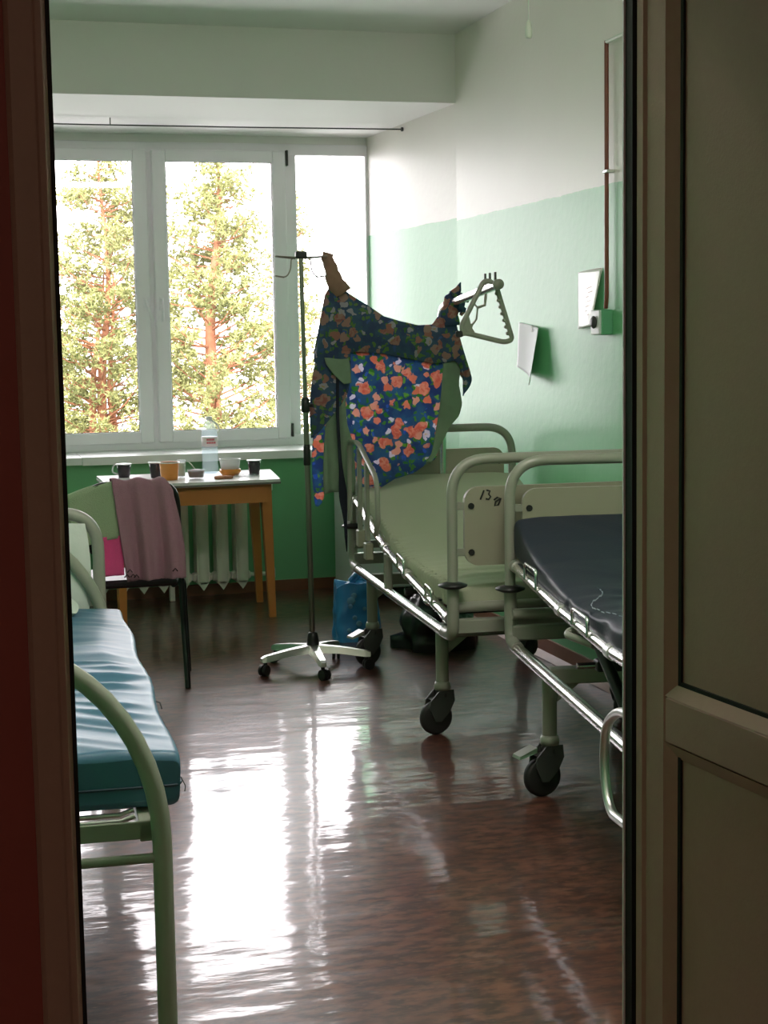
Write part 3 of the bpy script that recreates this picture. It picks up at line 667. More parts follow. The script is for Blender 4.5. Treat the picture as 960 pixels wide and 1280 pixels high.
from mathutils import noise as NZ
def wrinkle(x, y, sx_, sy_, seed):
    """sharp-crested creases running mostly across"""
    y = y + 0.30 * x + 0.05 * math.sin(x * 7 + y * 3)
    n = NZ.noise(Vector((x * sx_ + seed, y * sy_ + 0.35 * math.sin(x * 5 + seed), seed)))
    n2 = NZ.noise(Vector((x * sx_ * 2 + 9, y * sy_ * 2.1 + x * 3, seed + 4)))
    return (1 - abs(n) * 2.2) * 0.7 + n2 * 0.3
def d_left(x, y, h, x0, x1):
    if h < 0.9: return (0.006 * math.sin(y * 9) * h, 0, 0)
    ex = min(1, (x1 - x) / 0.10, (x - x0) / 0.1); mid = math.exp(-((y - 1.09) / 0.75) ** 2) * 0.8 + 0.2
    return (0.006 * math.sin(y * 9), 0, 0.024 * wrinkle(x, y, 1.5, 9.5, 2.0) * mid * max(0.25, ex) + 0.012 * math.sin((x - x0) / (x1 - x0) * PI))
LM = tag(empty('mattress', (0.406, 3.232, 0), math.radians(-2.9)), 'creased blue vinyl mattress on the left bed', 'mattress')
loft_mattress('mattress_cover', [(0.095, 0.580, 0.464), (0.57, 0.583, 0.464), (2.05, 0.573, 0.464)], -LBW + 0.02, 0.047, M['vinyl'], LM, d_left, 240, 60, 0.018)
m = MB(); m.tube(fillet([(-LBW + 0.03, 0.092, 0.512), (0.043, 0.092, 0.512), (0.053, 0.115, 0.512), (0.053, 2.0, 0.508)], 0.02), 0.003, 6); m.build('seam', mat('dark blue piping', lin(22, 50, 66), 0.5), LM)
m = MB(); m.tube([(0.052, 0.104, 0.525), (0.060, 0.095, 0.508), (0.058, 0.095, 0.496)], 0.0012, 5); m.tube([(0.047, 0.71, 0.557), (0.058, 0.705, 0.553), (0.062, 0.70, 0.538)], 0.002, 5); build_each(m, 'loose_thread', M['hub'], LM)
# pillows at its head
def pillow(name, label, loc, rot, sx_, sy_, th, seed):
    def side(sg):
        def fn(u, v):
            a, b = u * 2 - 1, v * 2 - 1
            k = (max(0, 1 - a ** 4) * max(0, 1 - b ** 4)) ** 0.45
            wob = 0.012 * NZ.noise(Vector((a * 2.5 + seed, b * 3, seed)))
            return (a * sx_ * (1 - 0.05 * b * b), b * sy_ * (1 - 0.05 * a * a), sg * (th * k + wob * k))
        return fn
    m_ = MB(); m_.grid(side(1), 20, 16); m_.grid(side(-1), 20, 16)
    o_ = m_.build(name, M['pillow']); o_.location = loc; o_.rotation_euler = rot; return tag(o_, label, 'pillow', 'pillows on the left bed')
pillow('pillow', 'pale pillow propped upright against the head frame of the left bed', (0.195, 5.372, 0.700), (math.radians(82), 0, math.radians(-3)), 0.27, 0.16, 0.024, 1.0)
pillow('pillow', 'white pillow lying under the propped one on the left bed', (0.175, 5.175, 0.607), (math.radians(4), 0, math.radians(-3)), 0.23, 0.10, 0.033, 5.0)

# ------------------------------------------------------------------ hospital beds on wheels
W, L = 0.80, 1.853
def caster(parent, x, y, top, yaw, pedal):
    """post, fork and wheel; the wheel trails to -x/-y by yaw"""
    lg = MB(); lg.tube([(x, y, 0.17), (x, y, top)], 0.024, 14); lg.lathe([(0.030, 0), (0.032, 0.012), (0.027, 0.03)], (x, y, 0.165), 16); lg.build('leg', M['bed'], parent)
    c, s = math.cos(yaw), math.sin(yaw); ox, oy = x + 0.028 * c, y + 0.028 * s; R_ = 0.0635
    ca = MB()
    def P(a, b, z): return (ox + a * c - b * s, oy + a * s + b * c, z)
    # two fork cheeks, an arched hood over the wheel
    for sg in (-1, 1):
        poly = [(-0.062, 0.165), (-0.004, 0.165), (0.030, 0.130), (0.034, 0.10), (0.012, 0.052), (-0.012, 0.050), (-0.046, 0.085), (-0.066, 0.125)]
        vs = [P(a, sg * 0.020, z) for a, z in poly] + [P(a, sg * 0.026, z) for a, z in poly]; n = len(poly)
        ca.add(vs, [tuple(range(n)), tuple(range(n, 2 * n))] + [(i, (i + 1) % n, (i + 1) % n + n, i + n) for i in range(n)])
    hood = []
    for k in range(9):
        a = math.radians(70 + k * 9); hood.append((0.074 * math.cos(a), R_ + 0.074 * math.sin(a)))
    for k in range(8):
        (a0, z0), (a1, z1) = hood[k], hood[k + 1]
        ca.add([P(a0, -0.027, z0), P(a0, 0.027, z0), P(a1, 0.027, z1), P(a1, -0.027, z1)], [(0, 1, 2, 3)], True)
    ca.lathe([(0.027, 0), (0.027, 0.035)], (x, y, 0.140), 14)
    co = ca.build('caster', M['hub'], parent)
    wh = MB(); prof = [(0.02, -0.016), (0.05, -0.017), (R_ - 0.004, -0.014), (R_, -0.006), (R_, 0.006), (R_ - 0.004, 0.014), (0.05, 0.017), (0.02, 0.016)]
    n = 28; vs = []
    for r, h in prof:
        for k in range(n):
            an = 2 * PI * k / n; vs.append(P(r * math.cos(an), h, R_ + r * math.sin(an)))
    fs = [(i * n + k, i * n + (k + 1) % n, (i + 1) * n + (k + 1) % n, (i + 1) * n + k) for i in range(len(prof) - 1) for k in range(n)]
    fs += [tuple(range(n)), tuple(range((len(prof) - 1) * n, len(prof) * n))]
    wh.add(vs, fs, True); wh.build('wheel', M['tyre'], co)
    if pedal:
        pd = MB(); vs = []
        for (a, b, z) in ((0.03, -0.025, 0.148), (0.03, 0.025, 0.148), (0.092, 0.026, 0.132), (0.092, -0.026, 0.132), (0.03, -0.025, 0.165), (0.03, 0.025, 0.165), (0.09, 0.024, 0.142), (0.09, -0.024, 0.142)): vs.append(P(a, b, z))
        pd.add(vs, [(0, 1, 2, 3), (4, 5, 6, 7), (0, 1, 5, 4), (1, 2, 6, 5), (2, 3, 7, 6), (3, 0, 4, 7)]); pd.build('brake_pedal', M['bed'] if pedal == 1 else M['alu'], co)

def rounded_rect(x0, z0, x1, z1, r, n=6):
    out = []
    for cx, cz, a0 in ((x1 - r, z0 + r, -PI / 2), (x1 - r, z1 - r, 0), (x0 + r, z1 - r, PI / 2), (x0 + r, z0 + r, PI)):
        out += [(cx + r * math.cos(a0 + PI / 2 * k / n), cz + r * math.sin(a0 + PI / 2 * k / n)) for k in range(n + 1)]
    return out

def end_assembly(bed, y, inward, writing=None):
    """U tube, laminated board on tabs, bumper discs; 'inward' is the sign of y towards the bed's middle"""
    m = MB(); m.tube(fillet([(0.02, y, 0.585), (0.02, y, 1.033), (W - 0.02, y, 1.033), (W - 0.02, y, 0.585)], 0.13, 10), 0.0185, 14); m.build('end_frame', M['bed'], bed)
    for s in (0, 1):
        x = 0.02 + s * (W - 0.04)
        mb = MB(); mb.tube(fillet([(x, y, 0.60), (x, y, 0.42), (x, y + inward * 0.12, 0.415)], 0.05, 6), 0.0215, 12); mb.build('lower_post', M['bed'], bed)
        MB().lathe([(0.001, -0.014), (0.03, -0.011), (0.05, -0.003), (0.051, 0.003), (0.03, 0.010), (0.019, 0.013)], (x, y, 0.598), 24).build('bumper', M['black'], bed)
        tb_ = MB()
        for z in (0.872, 0.712): tb_.bbox(min(x, x + (0.05 if s == 0 else -0.05)), y - 0.005, z - 0.013, max(x, x + (0.05 if s == 0 else -0.05)), y + 0.005, z + 0.013, 0.002)
        build_each(tb_, 'board_tab', M['bed'], bed)
    m = MB(); m.prism(rounded_rect(0.062, 0.665, W - 0.062, 0.938, 0.05), y - 0.011, y + 0.011, 'xz'); b = m.build('end_board', M['panel'], bed)
    sc = MB()
    for x in (0.085, W - 0.085):
        for z in (0.872, 0.712): sc.lathe([(0.011, -0.0155), (0.011, 0.0155)], (x, y, z), 10, 'y')
    build_each(sc, 'screw', M['black'], b)
    MB().tube([(0.02, y + inward * 0.03, 0.515), (W - 0.02, y + inward * 0.03, 0.515)], 0.019, 12).build('cross_tube', M['bed'], bed)
    MB().bbox(0.02, y + inward * 0.02 - 0.02, 0.425, W - 0.02, y + inward * 0.02 + 0.02, 0.475, 0.004).build('cross_beam', M['bed'], bed)
    return b

def loop(parent, pts, x):
    MB().tube(fillet([(x, a, z) for a, z in pts], 0.018), 0.0055, 8).build('retainer_loop', M['chrome'], parent)

def hospital_bed(name, label, loc, ang, plat, leg_ys, yaws, pedals, inset=0.055):
    b = tag(empty(name, loc, -math.radians(ang)), label, 'bed')
    nb = end_assembly(b, 0.0, 1); fb_ = end_assembly(b, L, -1)
    for s in (0, 1):
        x = 0.02 + s * (W - 0.04)
        MB().tube([(x, 0.09, 0.412), (x, L - 0.09, 0.412)], 0.0195, 14).build('side_rail', M['chrome'], b)
        xp = 0.03 + s * (W - 0.06)
        MB().tube([(xp, y, z) for y, z in plat], 0.0185, 14).build('platform_tube', M['chrome'], b)
        st_ = MB()
        for (y, z) in plat:
            st_.tube([(xp, y - 0.02, z), (xp, y + 0.02, z)], 0.0215, 14)
        build_each(st_, 'tube_joint', M['alu'], b)
    dk = MB()
    dk.grid(lambda u, v: (0.06 + (W - 0.12) * u, *( (lambda y: (y, lerp(plat, y)[0] + 0.012))(plat[0][0] + (plat[-1][0] - plat[0][0]) * v))), 2, 24)
    dko = dk.build('deck', M['hub'], b, fix=False)
    for y, yw, pdl in zip(leg_ys, yaws, pedals):
        MB().bbox(0.05, y - 0.025, 0.36, W - 0.05, y + 0.025, 0.41, 0.004).build('leg_beam', M['bed'], b)
        gs = MB()
        for s in (0, 1):
            x = inset + s * (W - 2 * inset)
            gs.prism([(x + (0.024 if s == 0 else -0.024), 0.36), (x + (0.10 if s == 0 else -0.10), 0.36), (x + (0.024 if s == 0 else -0.024), 0.30)], y - 0.003, y + 0.003, 'xz')
            caster(b, x, y, 0.38, yw[s], pdl[s])
        build_each(gs, 'gusset', M['bed'], b)
    return b, nb, fb_

PLAT1 = [(0.10, 0.467), (0.75, 0.528), (1.17, 0.582), (1.52, 0.658), (1.80, 0.722)]
B1, nb1, fb1 = hospital_bed('hospital_bed', 'grey-green wheeled hospital bed with floral gown hanging over its raised head', (1.66, 5.2, 0), 3.7, PLAT1, (0.31, 1.60),
                            ((math.radians(192), math.radians(40)), (math.radians(200), math.radians(-60))), ((0, 0), (1, 0)))
# strut from rail to platform, crank bar and gas strut under bed 1
MB().bbox(0.005, 1.06, 0.41, 0.035, 1.10, 0.57, 0.004).build('strut', M['bed'], B1)
MB().bbox(W - 0.035, 1.06, 0.41, W - 0.005, 1.10, 0.57, 0.004).build('strut', M['bed'], B1)
m = MB(); m.tube(fillet([(0.12, 1.02, 0.44), (0.12, 0.80, 0.40), (0.36, 0.78, 0.40)], 0.03), 0.011, 8); m.tube([(0.10, 0.60, 0.44), (0.10, 0.45, 0.40)], 0.012, 8); build_each(m, 'lift_lever', M['chrome'], B1)
m = MB(); m.tube([(0.25, 1.35, 0.42), (0.25, 0.65, 0.43)], 0.014, 10); m.tube([(0.45, 1.35, 0.42), (0.45, 0.65, 0.43)], 0.014, 10); m.tube([(0.06, 0.95, 0.43), (W - 0.06, 0.95, 0.43)], 0.014, 10); build_each(m, 'lift_frame', M['hub'], B1)
loop(B1, [(0.86, 0.545), (0.86, 0.600), (0.74, 0.588), (0.74, 0.53)], 0.012); loop(B1, [(0.38, 0.50), (0.38, 0.548), (0.28, 0.54), (0.28, 0.488)], 0.012)
# side guard near the head
gd = MB(); gx = -0.045
gd.tube(fillet([(gx, 1.57, 0.655), (gx, 1.55, 1.005), (gx, 1.34, 1.01), (gx, 0.96, 0.885), (gx, 0.95, 0.715), (gx, 1.0, 0.66)], [0, 0.05, 0.06, 0.06, 0.06, 0], 8), 0.011, 10); gd.build('side_guard', M['bed'], B1)
for y, z in ((1.33, 0.995), (1.17, 0.945)):
    MB().bbox(gx - 0.008, y - 0.018, 0.615, gx + 0.008, y + 0.018, z - 0.005, 0.003).build('guard_bar', M['bed'], B1)
for y, z in ((1.33, 0.62), (1.17, 0.585)):
    MB().bbox(gx - 0.014, y - 0.028, z - 0.05, gx + 0.018, y + 0.028, z + 0.022, 0.004).build('guard_bracket', M['panel'], B1)
# white end plate on the far post
MB().bbox(-0.02, L - 0.012, 0.60, 0.06, L + 0.012, 0.80, 0.004).build('post_plate', M['cabinet'], B1)
# handwriting on the near board
wr = MB()
for st_ in ([(0.118, 0.893), (0.131, 0.925)], [(0.140, 0.925), (0.153, 0.922), (0.148, 0.911), (0.155, 0.902), (0.147, 0.893), (0.138, 0.896)],
            [(0.166, 0.890), (0.178, 0.899), (0.191, 0.895), (0.181, 0.872), (0.169, 0.870), (0.172, 0.884), (0.188, 0.893)]):
    wr.tube([(x, -0.0125, z) for x, z in st_], 0.003, 6)
wr.build('marker_writing', M['ink'], nb1)['kind'] = 'stuff'
# trapeze mast and grip
mx_ = W / 2 + 0.045
mast = MB(); mast.tube(fillet([(mx_, L - 0.01, 0.42), (mx_, L - 0.01, 1.585), (mx_, 0.88, 1.655)], 0.09, 10), 0.0185, 14)
mo = mast.build('trapeze_mast', M['chrome'], B1)
MB().lathe([(0.001, -0.006), (0.021, -0.004), (0.021, 0.02)], (mx_, 0.88, 1.655), 14, 'y').build('end_cap', M['bed'], mo)
pg = MB()
for y in (0.93, 1.01, 1.08): pg.tube([(mx_, y, 1.66), (mx_, y, 1.705)], 0.005, 8)
build_each(pg, 'mast_peg', M['hub'], mo)
tr = empty('grip_handle', (0, 0, 0)); tr.parent = B1
def bl_(x, z, y=0.955):                                             # world X,Z near Y=6.15 -> bed-local
    ca_, sa_ = math.cos(math.radians(3.7)), math.sin(math.radians(3.7)); dx, dy = x - 1.66, 6.15 - 5.2
    return (dx * ca_ - dy * sa_, y, z)
m = MB(); m.tube(fillet([bl_(2.045, 1.455), bl_(2.03, 1.49), bl_(2.125, 1.668), bl_(2.150, 1.672), bl_(2.180, 1.648)], 0.03), 0.0105, 10); m.tube(fillet([bl_(2.05, 1.465), bl_(2.21, 1.425), bl_(2.245, 1.435), bl_(2.178, 1.65)], 0.03), 0.0105, 10)
m.build('triangle_grip', M['bed'], B1)
m = MB(); p = [bl_(2.055, 1.56), bl_(2.035, 1.50), bl_(2.038, 1.455), bl_(2.10, 1.445), bl_(2.075, 1.485), bl_(2.085, 1.51), bl_(2.07, 1.50)]
m.prism([(a[0], a[2]) for a in p], 0.949, 0.962, 'xz'); m.build('strap_plate', M['bed'], B1)
m = MB(); a, b = Vector(bl_(2.19, 1.62)), Vector(bl_(2.235, 1.46))
for k in range(7): q = a.lerp(b, k / 6.0); m.lathe([(0.001, -0.008), (0.009, -0.004), (0.009, 0.004), (0.001, 0.008)], (q.x - 0.010, q.y, q.z), 8)
build_each(m, 'finger_ridge', M['bed'], B1)
m = MB(); m.tube([bl_(2.076, 1.59), bl_(2.10, 1.565), bl_(2.095, 1.52), bl_(2.08, 1.50)], 0.004, 6); m.tube([bl_(2.10, 1.565), bl_(2.13, 1.575), bl_(2.135, 1.62)], 0.006, 6); build_each(m, 'hanging_strap', M['bed'], B1)
m = MB(); q = bl_(2.022, 1.462); m.bbox(q[0] - 0.014, 0.945, q[2] - 0.014, q[0] + 0.014, 0.965, q[2] + 0.012, 0.004); m.build('strap_knob', M['black'], B1)
bpy.data.objects.remove(tr)
# mattress of bed 1: sheet gathered by elastic along its side
def d_sheet(x, y, h, x0, x1):
    side = (x - x0) < 0.012
    if h < 0.97 and side:
        a = 0.015 * (1.0 if y < 1.1 else 0.4) * (0.35 + 0.65 * h)
        return (a * math.sin(y * 165 + 2 * math.sin(y * 20)) - 0.004, 0, 0.006 * math.sin(y * 50) if h < 0.2 else 0)
    if h > 0.9:
        ex = min(1.0, (x - x0) / 0.12, (x1 - x) / 0.1)
        ruff = 0.008 * math.sin(y * 160 + 6 * math.sin(y * 9)) * max(0, 1 - (x - x0) / 0.03) if y < 1.15 else 0
        fold = 0.0035 * math.exp(-((y - 0.42) / 0.25) ** 2) * math.sin(y * 70 + 4 * x)
        return (0, 0, 0.012 * (ex - 0.6) + ruff + fold + 0.004 * NZ.noise(Vector((x * 4, y * 5, 1))))
    return (0, 0, 0)
B1M = tag(empty('mattress', (1.66, 5.2, 0), -math.radians(3.7)), 'mattress in a pale green elasticated sheet on the bed under the gown', 'mattress')
loft_mattress('fitted_sheet', [(0.06, 0.588, 0.495), (0.40, 0.583, 0.50), (0.62, 0.585, 0.515), (0.88, 0.600, 0.54), (1.12, 0.637, 0.572), (1.40, 0.70, 0.632), (1.835, 0.825, 0.735)], 0.05, W - 0.01, M['sheet'], B1M, d_sheet, 420, 30, 0.016)

PLAT2 = [(0.10, 0.635), (0.604, 0.622), (1.15, 0.640), (1.80, 0.680)]
B2, nb2, fb2 = hospital_bed('hospital_bed', 'grey-green wheeled hospital bed with navy mattress nearest the open door', (1.556, 3.23, 0), 8.2, PLAT2, (0.15, 1.43),
                            ((math.radians(200), math.radians(200)), (math.radians(196), math.radians(150))), ((0, 0), (2, 0)))
for pts in ([(1.57, 0.672), (1.57, 0.725), (1.41, 0.722), (1.41, 0.662)], [(0.95, 0.635), (0.95, 0.682), (0.78, 0.680), (0.78, 0.63)]): loop(B2, pts, 0.010)
MB().tube([(0.02, 0.604, 0.622), (W - 0.02, 0.604, 0.622)], 0.0185, 14).build('platform_cross_tube', M['chrome'], B2)
m = MB(); m.bbox(-0.005, 0.31, 0.435, 0.006, 0.355, 0.63, 0.002); m.tube([(-0.01, 0.33, 0.545), (0.02, 0.33, 0.545)], 0.012, 10); build_each(m, 'upright_plate', M['alu'], B2)
gx = -0.035
m = MB(); m.tube(fillet([(gx, -0.05, 0.56), (gx, 0.30, 0.540), (gx, 0.43, 0.475), (gx, 0.447, 0.35), (gx, 0.39, 0.258), (gx, 0.18, 0.275), (gx, -0.05, 0.30)], 0.06, 8), 0.0125, 12); m.tube([(gx, 0.0, 0.557), (gx, 0.0, 0.30)], 0.009, 8); m.build('folded_guard', M['alu'], B2)
m = MB(); m.tube([(gx, 0.15, 0.548), (0.02, 0.15, 0.43)], 0.009, 8); m.build('guard_arm', M['alu'], B2)
m = MB(); m.tube([(0.06, 0.86, 0.60), (0.10, 0.62, 0.40)], 0.017, 12); m.tube([(0.05, 0.92, 0.63), (0.06, 0.86, 0.60)], 0.006, 8); m.build('gas_strut', M['black'], B2)
m = MB(); m.tube(fillet([(0.30, 1.0, 0.605), (0.02, 1.0, 0.61), (0.0, 0.98, 0.60), (0.05, 0.86, 0.59)], 0.03), 0.011, 10); m.build('crank_handle', M['bed'], B2)
m = MB(); m.lathe([(0.001, 0), (0.014, 0.004), (0.014, 0.02), (0.001, 0.024)], (0.055, 0.85, 0.588), 10); m.build('crank_knob', M['black'], B2)
m = MB(); m.tube([(0.03, 0.98, 0.508), (0.09, 0.98, 0.508)], 0.009, 8); m.build('pedal_rod', M['chrome'], B2)
m = MB(); m.bbox(0.085, 0.955, 0.492, 0.19, 1.005, 0.524, 0.004); m.build('pedal_sleeve', M['black'], B2)
def d_navy(x, y, h, x0, x1):
    if h < 0.9: return (0.004 * math.sin(y * 30) if y < 1.1 else 0, 0, 0)
    k = math.exp(-((y - 0.95) / 0.22) ** 2) * 1.0 + 0.12
    ex = min(1, (x - x0) / 0.06)
    return (0, 0, 0.014 * wrinkle(x, y, 2.2, 9, 11.0) * k * max(0.2, ex) + 0.010 * min(1, (x - x0) / 0.1) - 0.01 * k)
B2M = tag(empty('mattress', (1.556, 3.23, 0), -math.radians(8.2)), 'navy blue vinyl mattress on the bed nearest the door', 'mattress')
loft_mattress('mattress_cover', [(0.05, 0.70, 0.61), (0.60, 0.70, 0.625), (0.95, 0.69, 0.638), (1.18, 0.70, 0.65), (1.45, 0.735, 0.668), (1.62, 0.775, 0.685), (1.83, 0.842, 0.705)], 0.03, W - 0.02, M['navy'], B2M, d_navy, 200, 40, 0.02)
m = MB()
for k in range(26):
    y = 0.55 + k * 0.024; q = 0.704 + 0.002 * math.sin(k * 2.2)
    m.tube([(0.085 + 0.05 * math.sin(k * 0.25 + 2), y, q), (0.085 + 0.05 * math.sin(k * 0.25 + 2.16), y + 0.014, q + 0.001)], 0.0016, 5)
m.build('stitching', M['stitch'], B2M)['kind'] = 'stuff'

# ------------------------------------------------------------------ drip stand
iv = tag(empty('drip_stand', (1.543, 6.787, 0)), 'steel drip stand on a five-spoked wheeled base', 'drip stand')
tilt = lambda z: (-0.018 * z / 1.82, 0, z)
m = MB(); m.tube([tilt(0.13), tilt(1.17)], 0.0125, 12); m.build('outer_pole', M['steel'], iv)
m = MB(); m.tube([tilt(1.15), tilt(1.81)], 0.0095, 12); m.build('inner_pole', M['steel'], iv)
m = MB(); p = tilt(1.165); m.lathe([(0.016, -0.03), (0.019, -0.025), (0.019, 0.025), (0.012, 0.035)], p, 14); m.tube([(p[0], 0, p[2]), (p[0] + 0.03, -0.02, p[2])], 0.008, 8); m.build('height_clamp', M['black'], iv)
m = MB(); p = tilt(0.95); m.lathe([(0.0145, -0.045), (0.0155, -0.04), (0.0155, 0.035), (0.0135, 0.045)], p, 14); m.build('grip_sleeve', M['black'], iv)
m = MB(); m.lathe([(0.030, 0.098), (0.024, 0.15), (0.02, 0.165), (0.013, 0.17)], (0, 0, 0), 18); m.build('pole_socket', M['black'], iv)
m = MB(); m.lathe([(0.001, 0.075), (0.04, 0.078), (0.042, 0.1), (0.028, 0.112), (0.001, 0.113)], (0, 0, 0), 18); m.build('hub', M['alu'], iv)
for k in range(5):
    an = math.radians(-93 + 72 * k); c, s = math.cos(an), math.sin(an)
    m = MB()
    def P(a, b, z): return (a * c - b * s, a * s + b * c, z)
    secs = [(0.02, 0.028, 0.078, 0.112), (0.12, 0.022, 0.075, 0.103), (0.235, 0.017, 0.06, 0.087), (0.255, 0.012, 0.06, 0.078)]
    vs = []
    for a, hw, zb, zt in secs: vs += [P(a, -hw, zb), P(a, hw, zb), P(a, hw * 0.7, zt), P(a, -hw * 0.7, zt)]
    fs = [(0, 1, 2, 3), (12, 13, 14, 15)]
    for i in range(3):
        for q in range(4): fs.append((i * 4 + q, i * 4 + (q + 1) % 4, i * 4 + 4 + (q + 1) % 4, i * 4 + 4 + q))
    m.add(vs, fs); sp = m.build('spoke', M['alu'], iv)
    m = MB(); wy = an + 0.5
    q = P(0.235, 0, 0)
    for sg in (-1, 1):
        vs = []; n = 16
        ax = (math.cos(wy), math.sin(wy)); bx_ = (-math.sin(wy), math.cos(wy))
        for hh in (sg * 0.004, sg * 0.017):
            for i in range(n):
                t_ = 2 * PI * i / n; vs.append((q[0] + 0.010 * ax[0] + 0.024 * math.cos(t_) * ax[0] + hh * bx_[0], q[1] + 0.010 * ax[1] + 0.024 * math.cos(t_) * ax[1] + hh * bx_[1], 0.0245 + 0.024 * math.sin(t_)))
        m.add(vs, [tuple(range(n)), tuple(range(n, 2 * n))] + [(i, (i + 1) % n, (i + 1) % n + n, i + n) for i in range(n)])
    m.tube([(q[0], q[1], 0.03), (q[0], q[1], 0.066)], 0.009, 8); m.build('caster', M['black'], sp)
m = MB(); p = tilt(1.81); m.bbox(p[0] - 0.024, -0.018, 1.795, p[0] + 0.026, 0.018, 1.826, 0.005); m.build('hook_head', M['black'], iv)
for sg, dx in ((-1, -0.108), (1, 0.115)):
    m = MB(); x0 = p[0] + sg * 0.02; xe = p[0] + dx
    m.tube(fillet([(x0, 0, 1.80), (x0 + sg * 0.022, 0, 1.795), (x0 + sg * 0.026, 0, 1.745), (x0 + sg * 0.045, 0, 1.715), (xe + sg * 0.0, 0.008, 1.722)], 0.02), 0.003, 6)
    m.tube(fillet([(x0, 0, 1.80), (xe, -0.004, 1.805), (xe + sg * 0.004, 0.018, 1.805), (x0, 0.016, 1.795)], 0.008), 0.003, 6)
    m.tube(fillet([(xe, 0.008, 1.722), (xe + sg * 0.004, 0.022, 1.722), (x0 + sg * 0.05, 0.022, 1.716)], 0.006), 0.003, 6)
    m.build('bag_hook', M['steel'], iv)

# ------------------------------------------------------------------ floral gown
GO = Vector((1.60, 6.84, 0)); gang = math.atan2(-0.05, 0.64)
gown = tag(empty('floral_gown', GO, gang), 'navy floral hospital gown hung between the drip stand and the bed trapeze', 'gown')
def rows_cloth(name, rows, m, n0, amp, k, seed, nu=36, nv=40, thick=0.003, curve=0.0):
    rows = sorted([(r[2], r[0], r[1]) for r in rows])
    z0, z1 = rows[0][0], rows[-1][0]
    def fn(u, v):
        z = z0 + (z1 - z0) * v; a, b = lerp(rows, z); s = a + (b - a) * u
        d = n0 + amp * (math.sin(s * k + seed + 1.5 * math.sin(z * 4 + seed)) + 0.5 * math.sin(s * k * 2.1 + z * 6 + seed)) + curve * (u - 0.5) ** 2 + 0.5 * amp * NZ.noise(Vector((s * 9, z * 7, seed)))
        return (s, -d, z + 0.004 * math.sin(s * 40 + seed))
    o_ = MB().grid(fn, nu, nv).build(name, m, gown, fix=False)
    md = o_.modifiers.new('thick', 'SOLIDIFY'); md.thickness = thick; md.offset = 0; return o_
skirt = [(0.127, 0.60, 1.43), (0.127, 0.588, 1.393), (0.141, 0.565, 1.35), (0.139, 0.553, 1.252), (0.116, 0.545, 1.168), (0.121, 0.525, 1.044), (0.148, 0.513, 0.987), (0.157, 0.498, 0.909), (0.16, 0.398, 0.854), (0.167, 0.296, 0.82), (0.17, 0.238, 0.792)]
side = [(0.562, 0.649, 1.36), (0.553, 0.633, 1.24), (0.545, 0.647, 1.151), (0.537, 0.632, 1.098), (0.529, 0.587, 1.052), (0.517, 0.557, 0.992), (0.505, 0.531, 0.939), (0.476, 0.497, 0.89)]
front = [(-0.008, 0.141, 1.40), (-0.027, 0.143, 1.286), (-0.036, 0.131, 1.217), (-0.041, 0.094, 1.164), (-0.042, 0.054, 1.112), (-0.039, 0.007, 1.053), (-0.037, -0.026, 1.022)]
strip = [(0.022, 0.036, 1.105), (0.004, 0.036, 1.077), (-0.026, 0.035, 1.025), (-0.035, 0.029, 0.937), (-0.034, 0.023, 0.831), (-0.031, 0.019, 0.778), (-0.028, 0.011, 0.739), (-0.022, -0.011, 0.715)]
facing = [(0.095, 0.124, 1.215), (0.069, 0.119, 1.163), (0.028, 0.125, 1.076), (0.02, 0.148, 1.005), (0.014, 0.157, 0.899), (0.013, 0.159, 0.828), (0.015, 0.151, 0.775)]
flip = [(0.024, 0.13, 1.366), (0.03, 0.137, 1.338), (0.061, 0.14, 1.299), (0.11, 0.142, 1.257)]
bodice = [(-0.011, 1.392, -0.012, 1.35), (0.016, 1.513, 0.013, 1.36), (0.047, 1.661, 0.042, 1.37), (0.087, 1.685, 0.081, 1.38), (0.153, 1.636, 0.148, 1.389), (0.223, 1.594, 0.22, 1.388), (0.294, 1.544, 0.291, 1.38), (0.365, 1.522, 0.363, 1.364), (0.448, 1.503, 0.446, 1.349), (0.52, 1.506, 0.518, 1.333), (0.564, 1.565, 0.562, 1.336), (0.608, 1.55, 0.605, 1.346), (0.629, 1.469, 0.627, 1.331), (0.653, 1.38, 0.652, 1.274), (0.678, 1.302, 0.678, 1.245)]
rows_cloth('skirt', [(a, b + 0.03, z) for a, b, z in skirt], M['floral_thin'], 0.0, 0.007, 26, 0.4)
rows_cloth('side_turning', side, M['lining'], 0.012, 0.006, 30, 2.0, 16, 30)
rows_cloth('front_panel', front, M['floral_shaded'], 0.035, 0.008, 36, 1.0, 20, 30)
rows_cloth('front_strip', strip, M['floral_thin'], 0.012, 0.003, 40, 3.0, 10, 30)
rows_cloth('facing', facing, M['lining'], 0.018, 0.007, 70, 5.0, 24, 30)
rows_cloth('turned_flap', flip, M['lining'], 0.052, 0.003, 40, 7.0, 14, 14)
btab = [(r[0], r[1], r[3]) for r in bodice]
def bod(u, v):
    s = -0.011 + 0.689 * u; zt, zb = lerp(btab, s); z = zb + (zt - zb) * v
    d = 0.030 + 0.022 * math.sin(PI * v) + 0.006 * math.sin(s * 34 + z * 14) + 0.005 * NZ.noise(Vector((s * 12, z * 9, 3))) - 0.02 * (1 - v) * 0.4
    return (s, -d, z)
o = MB().grid(bod, 70, 26).build('bodice', M['floral_shaded'], gown, fix=False); o['label'] = 'floral yoke with backlit shade painted into its print'
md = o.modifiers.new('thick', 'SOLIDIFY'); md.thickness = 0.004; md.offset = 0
def bodb(u, v):
    q = bod(u, v); return (q[0], 0.028 - 0.012 * math.sin(PI * v), q[2] - 0.004)
o = MB().grid(bodb, 50, 14).build('bodice_back', M['floral_shaded'], gown, fix=False)
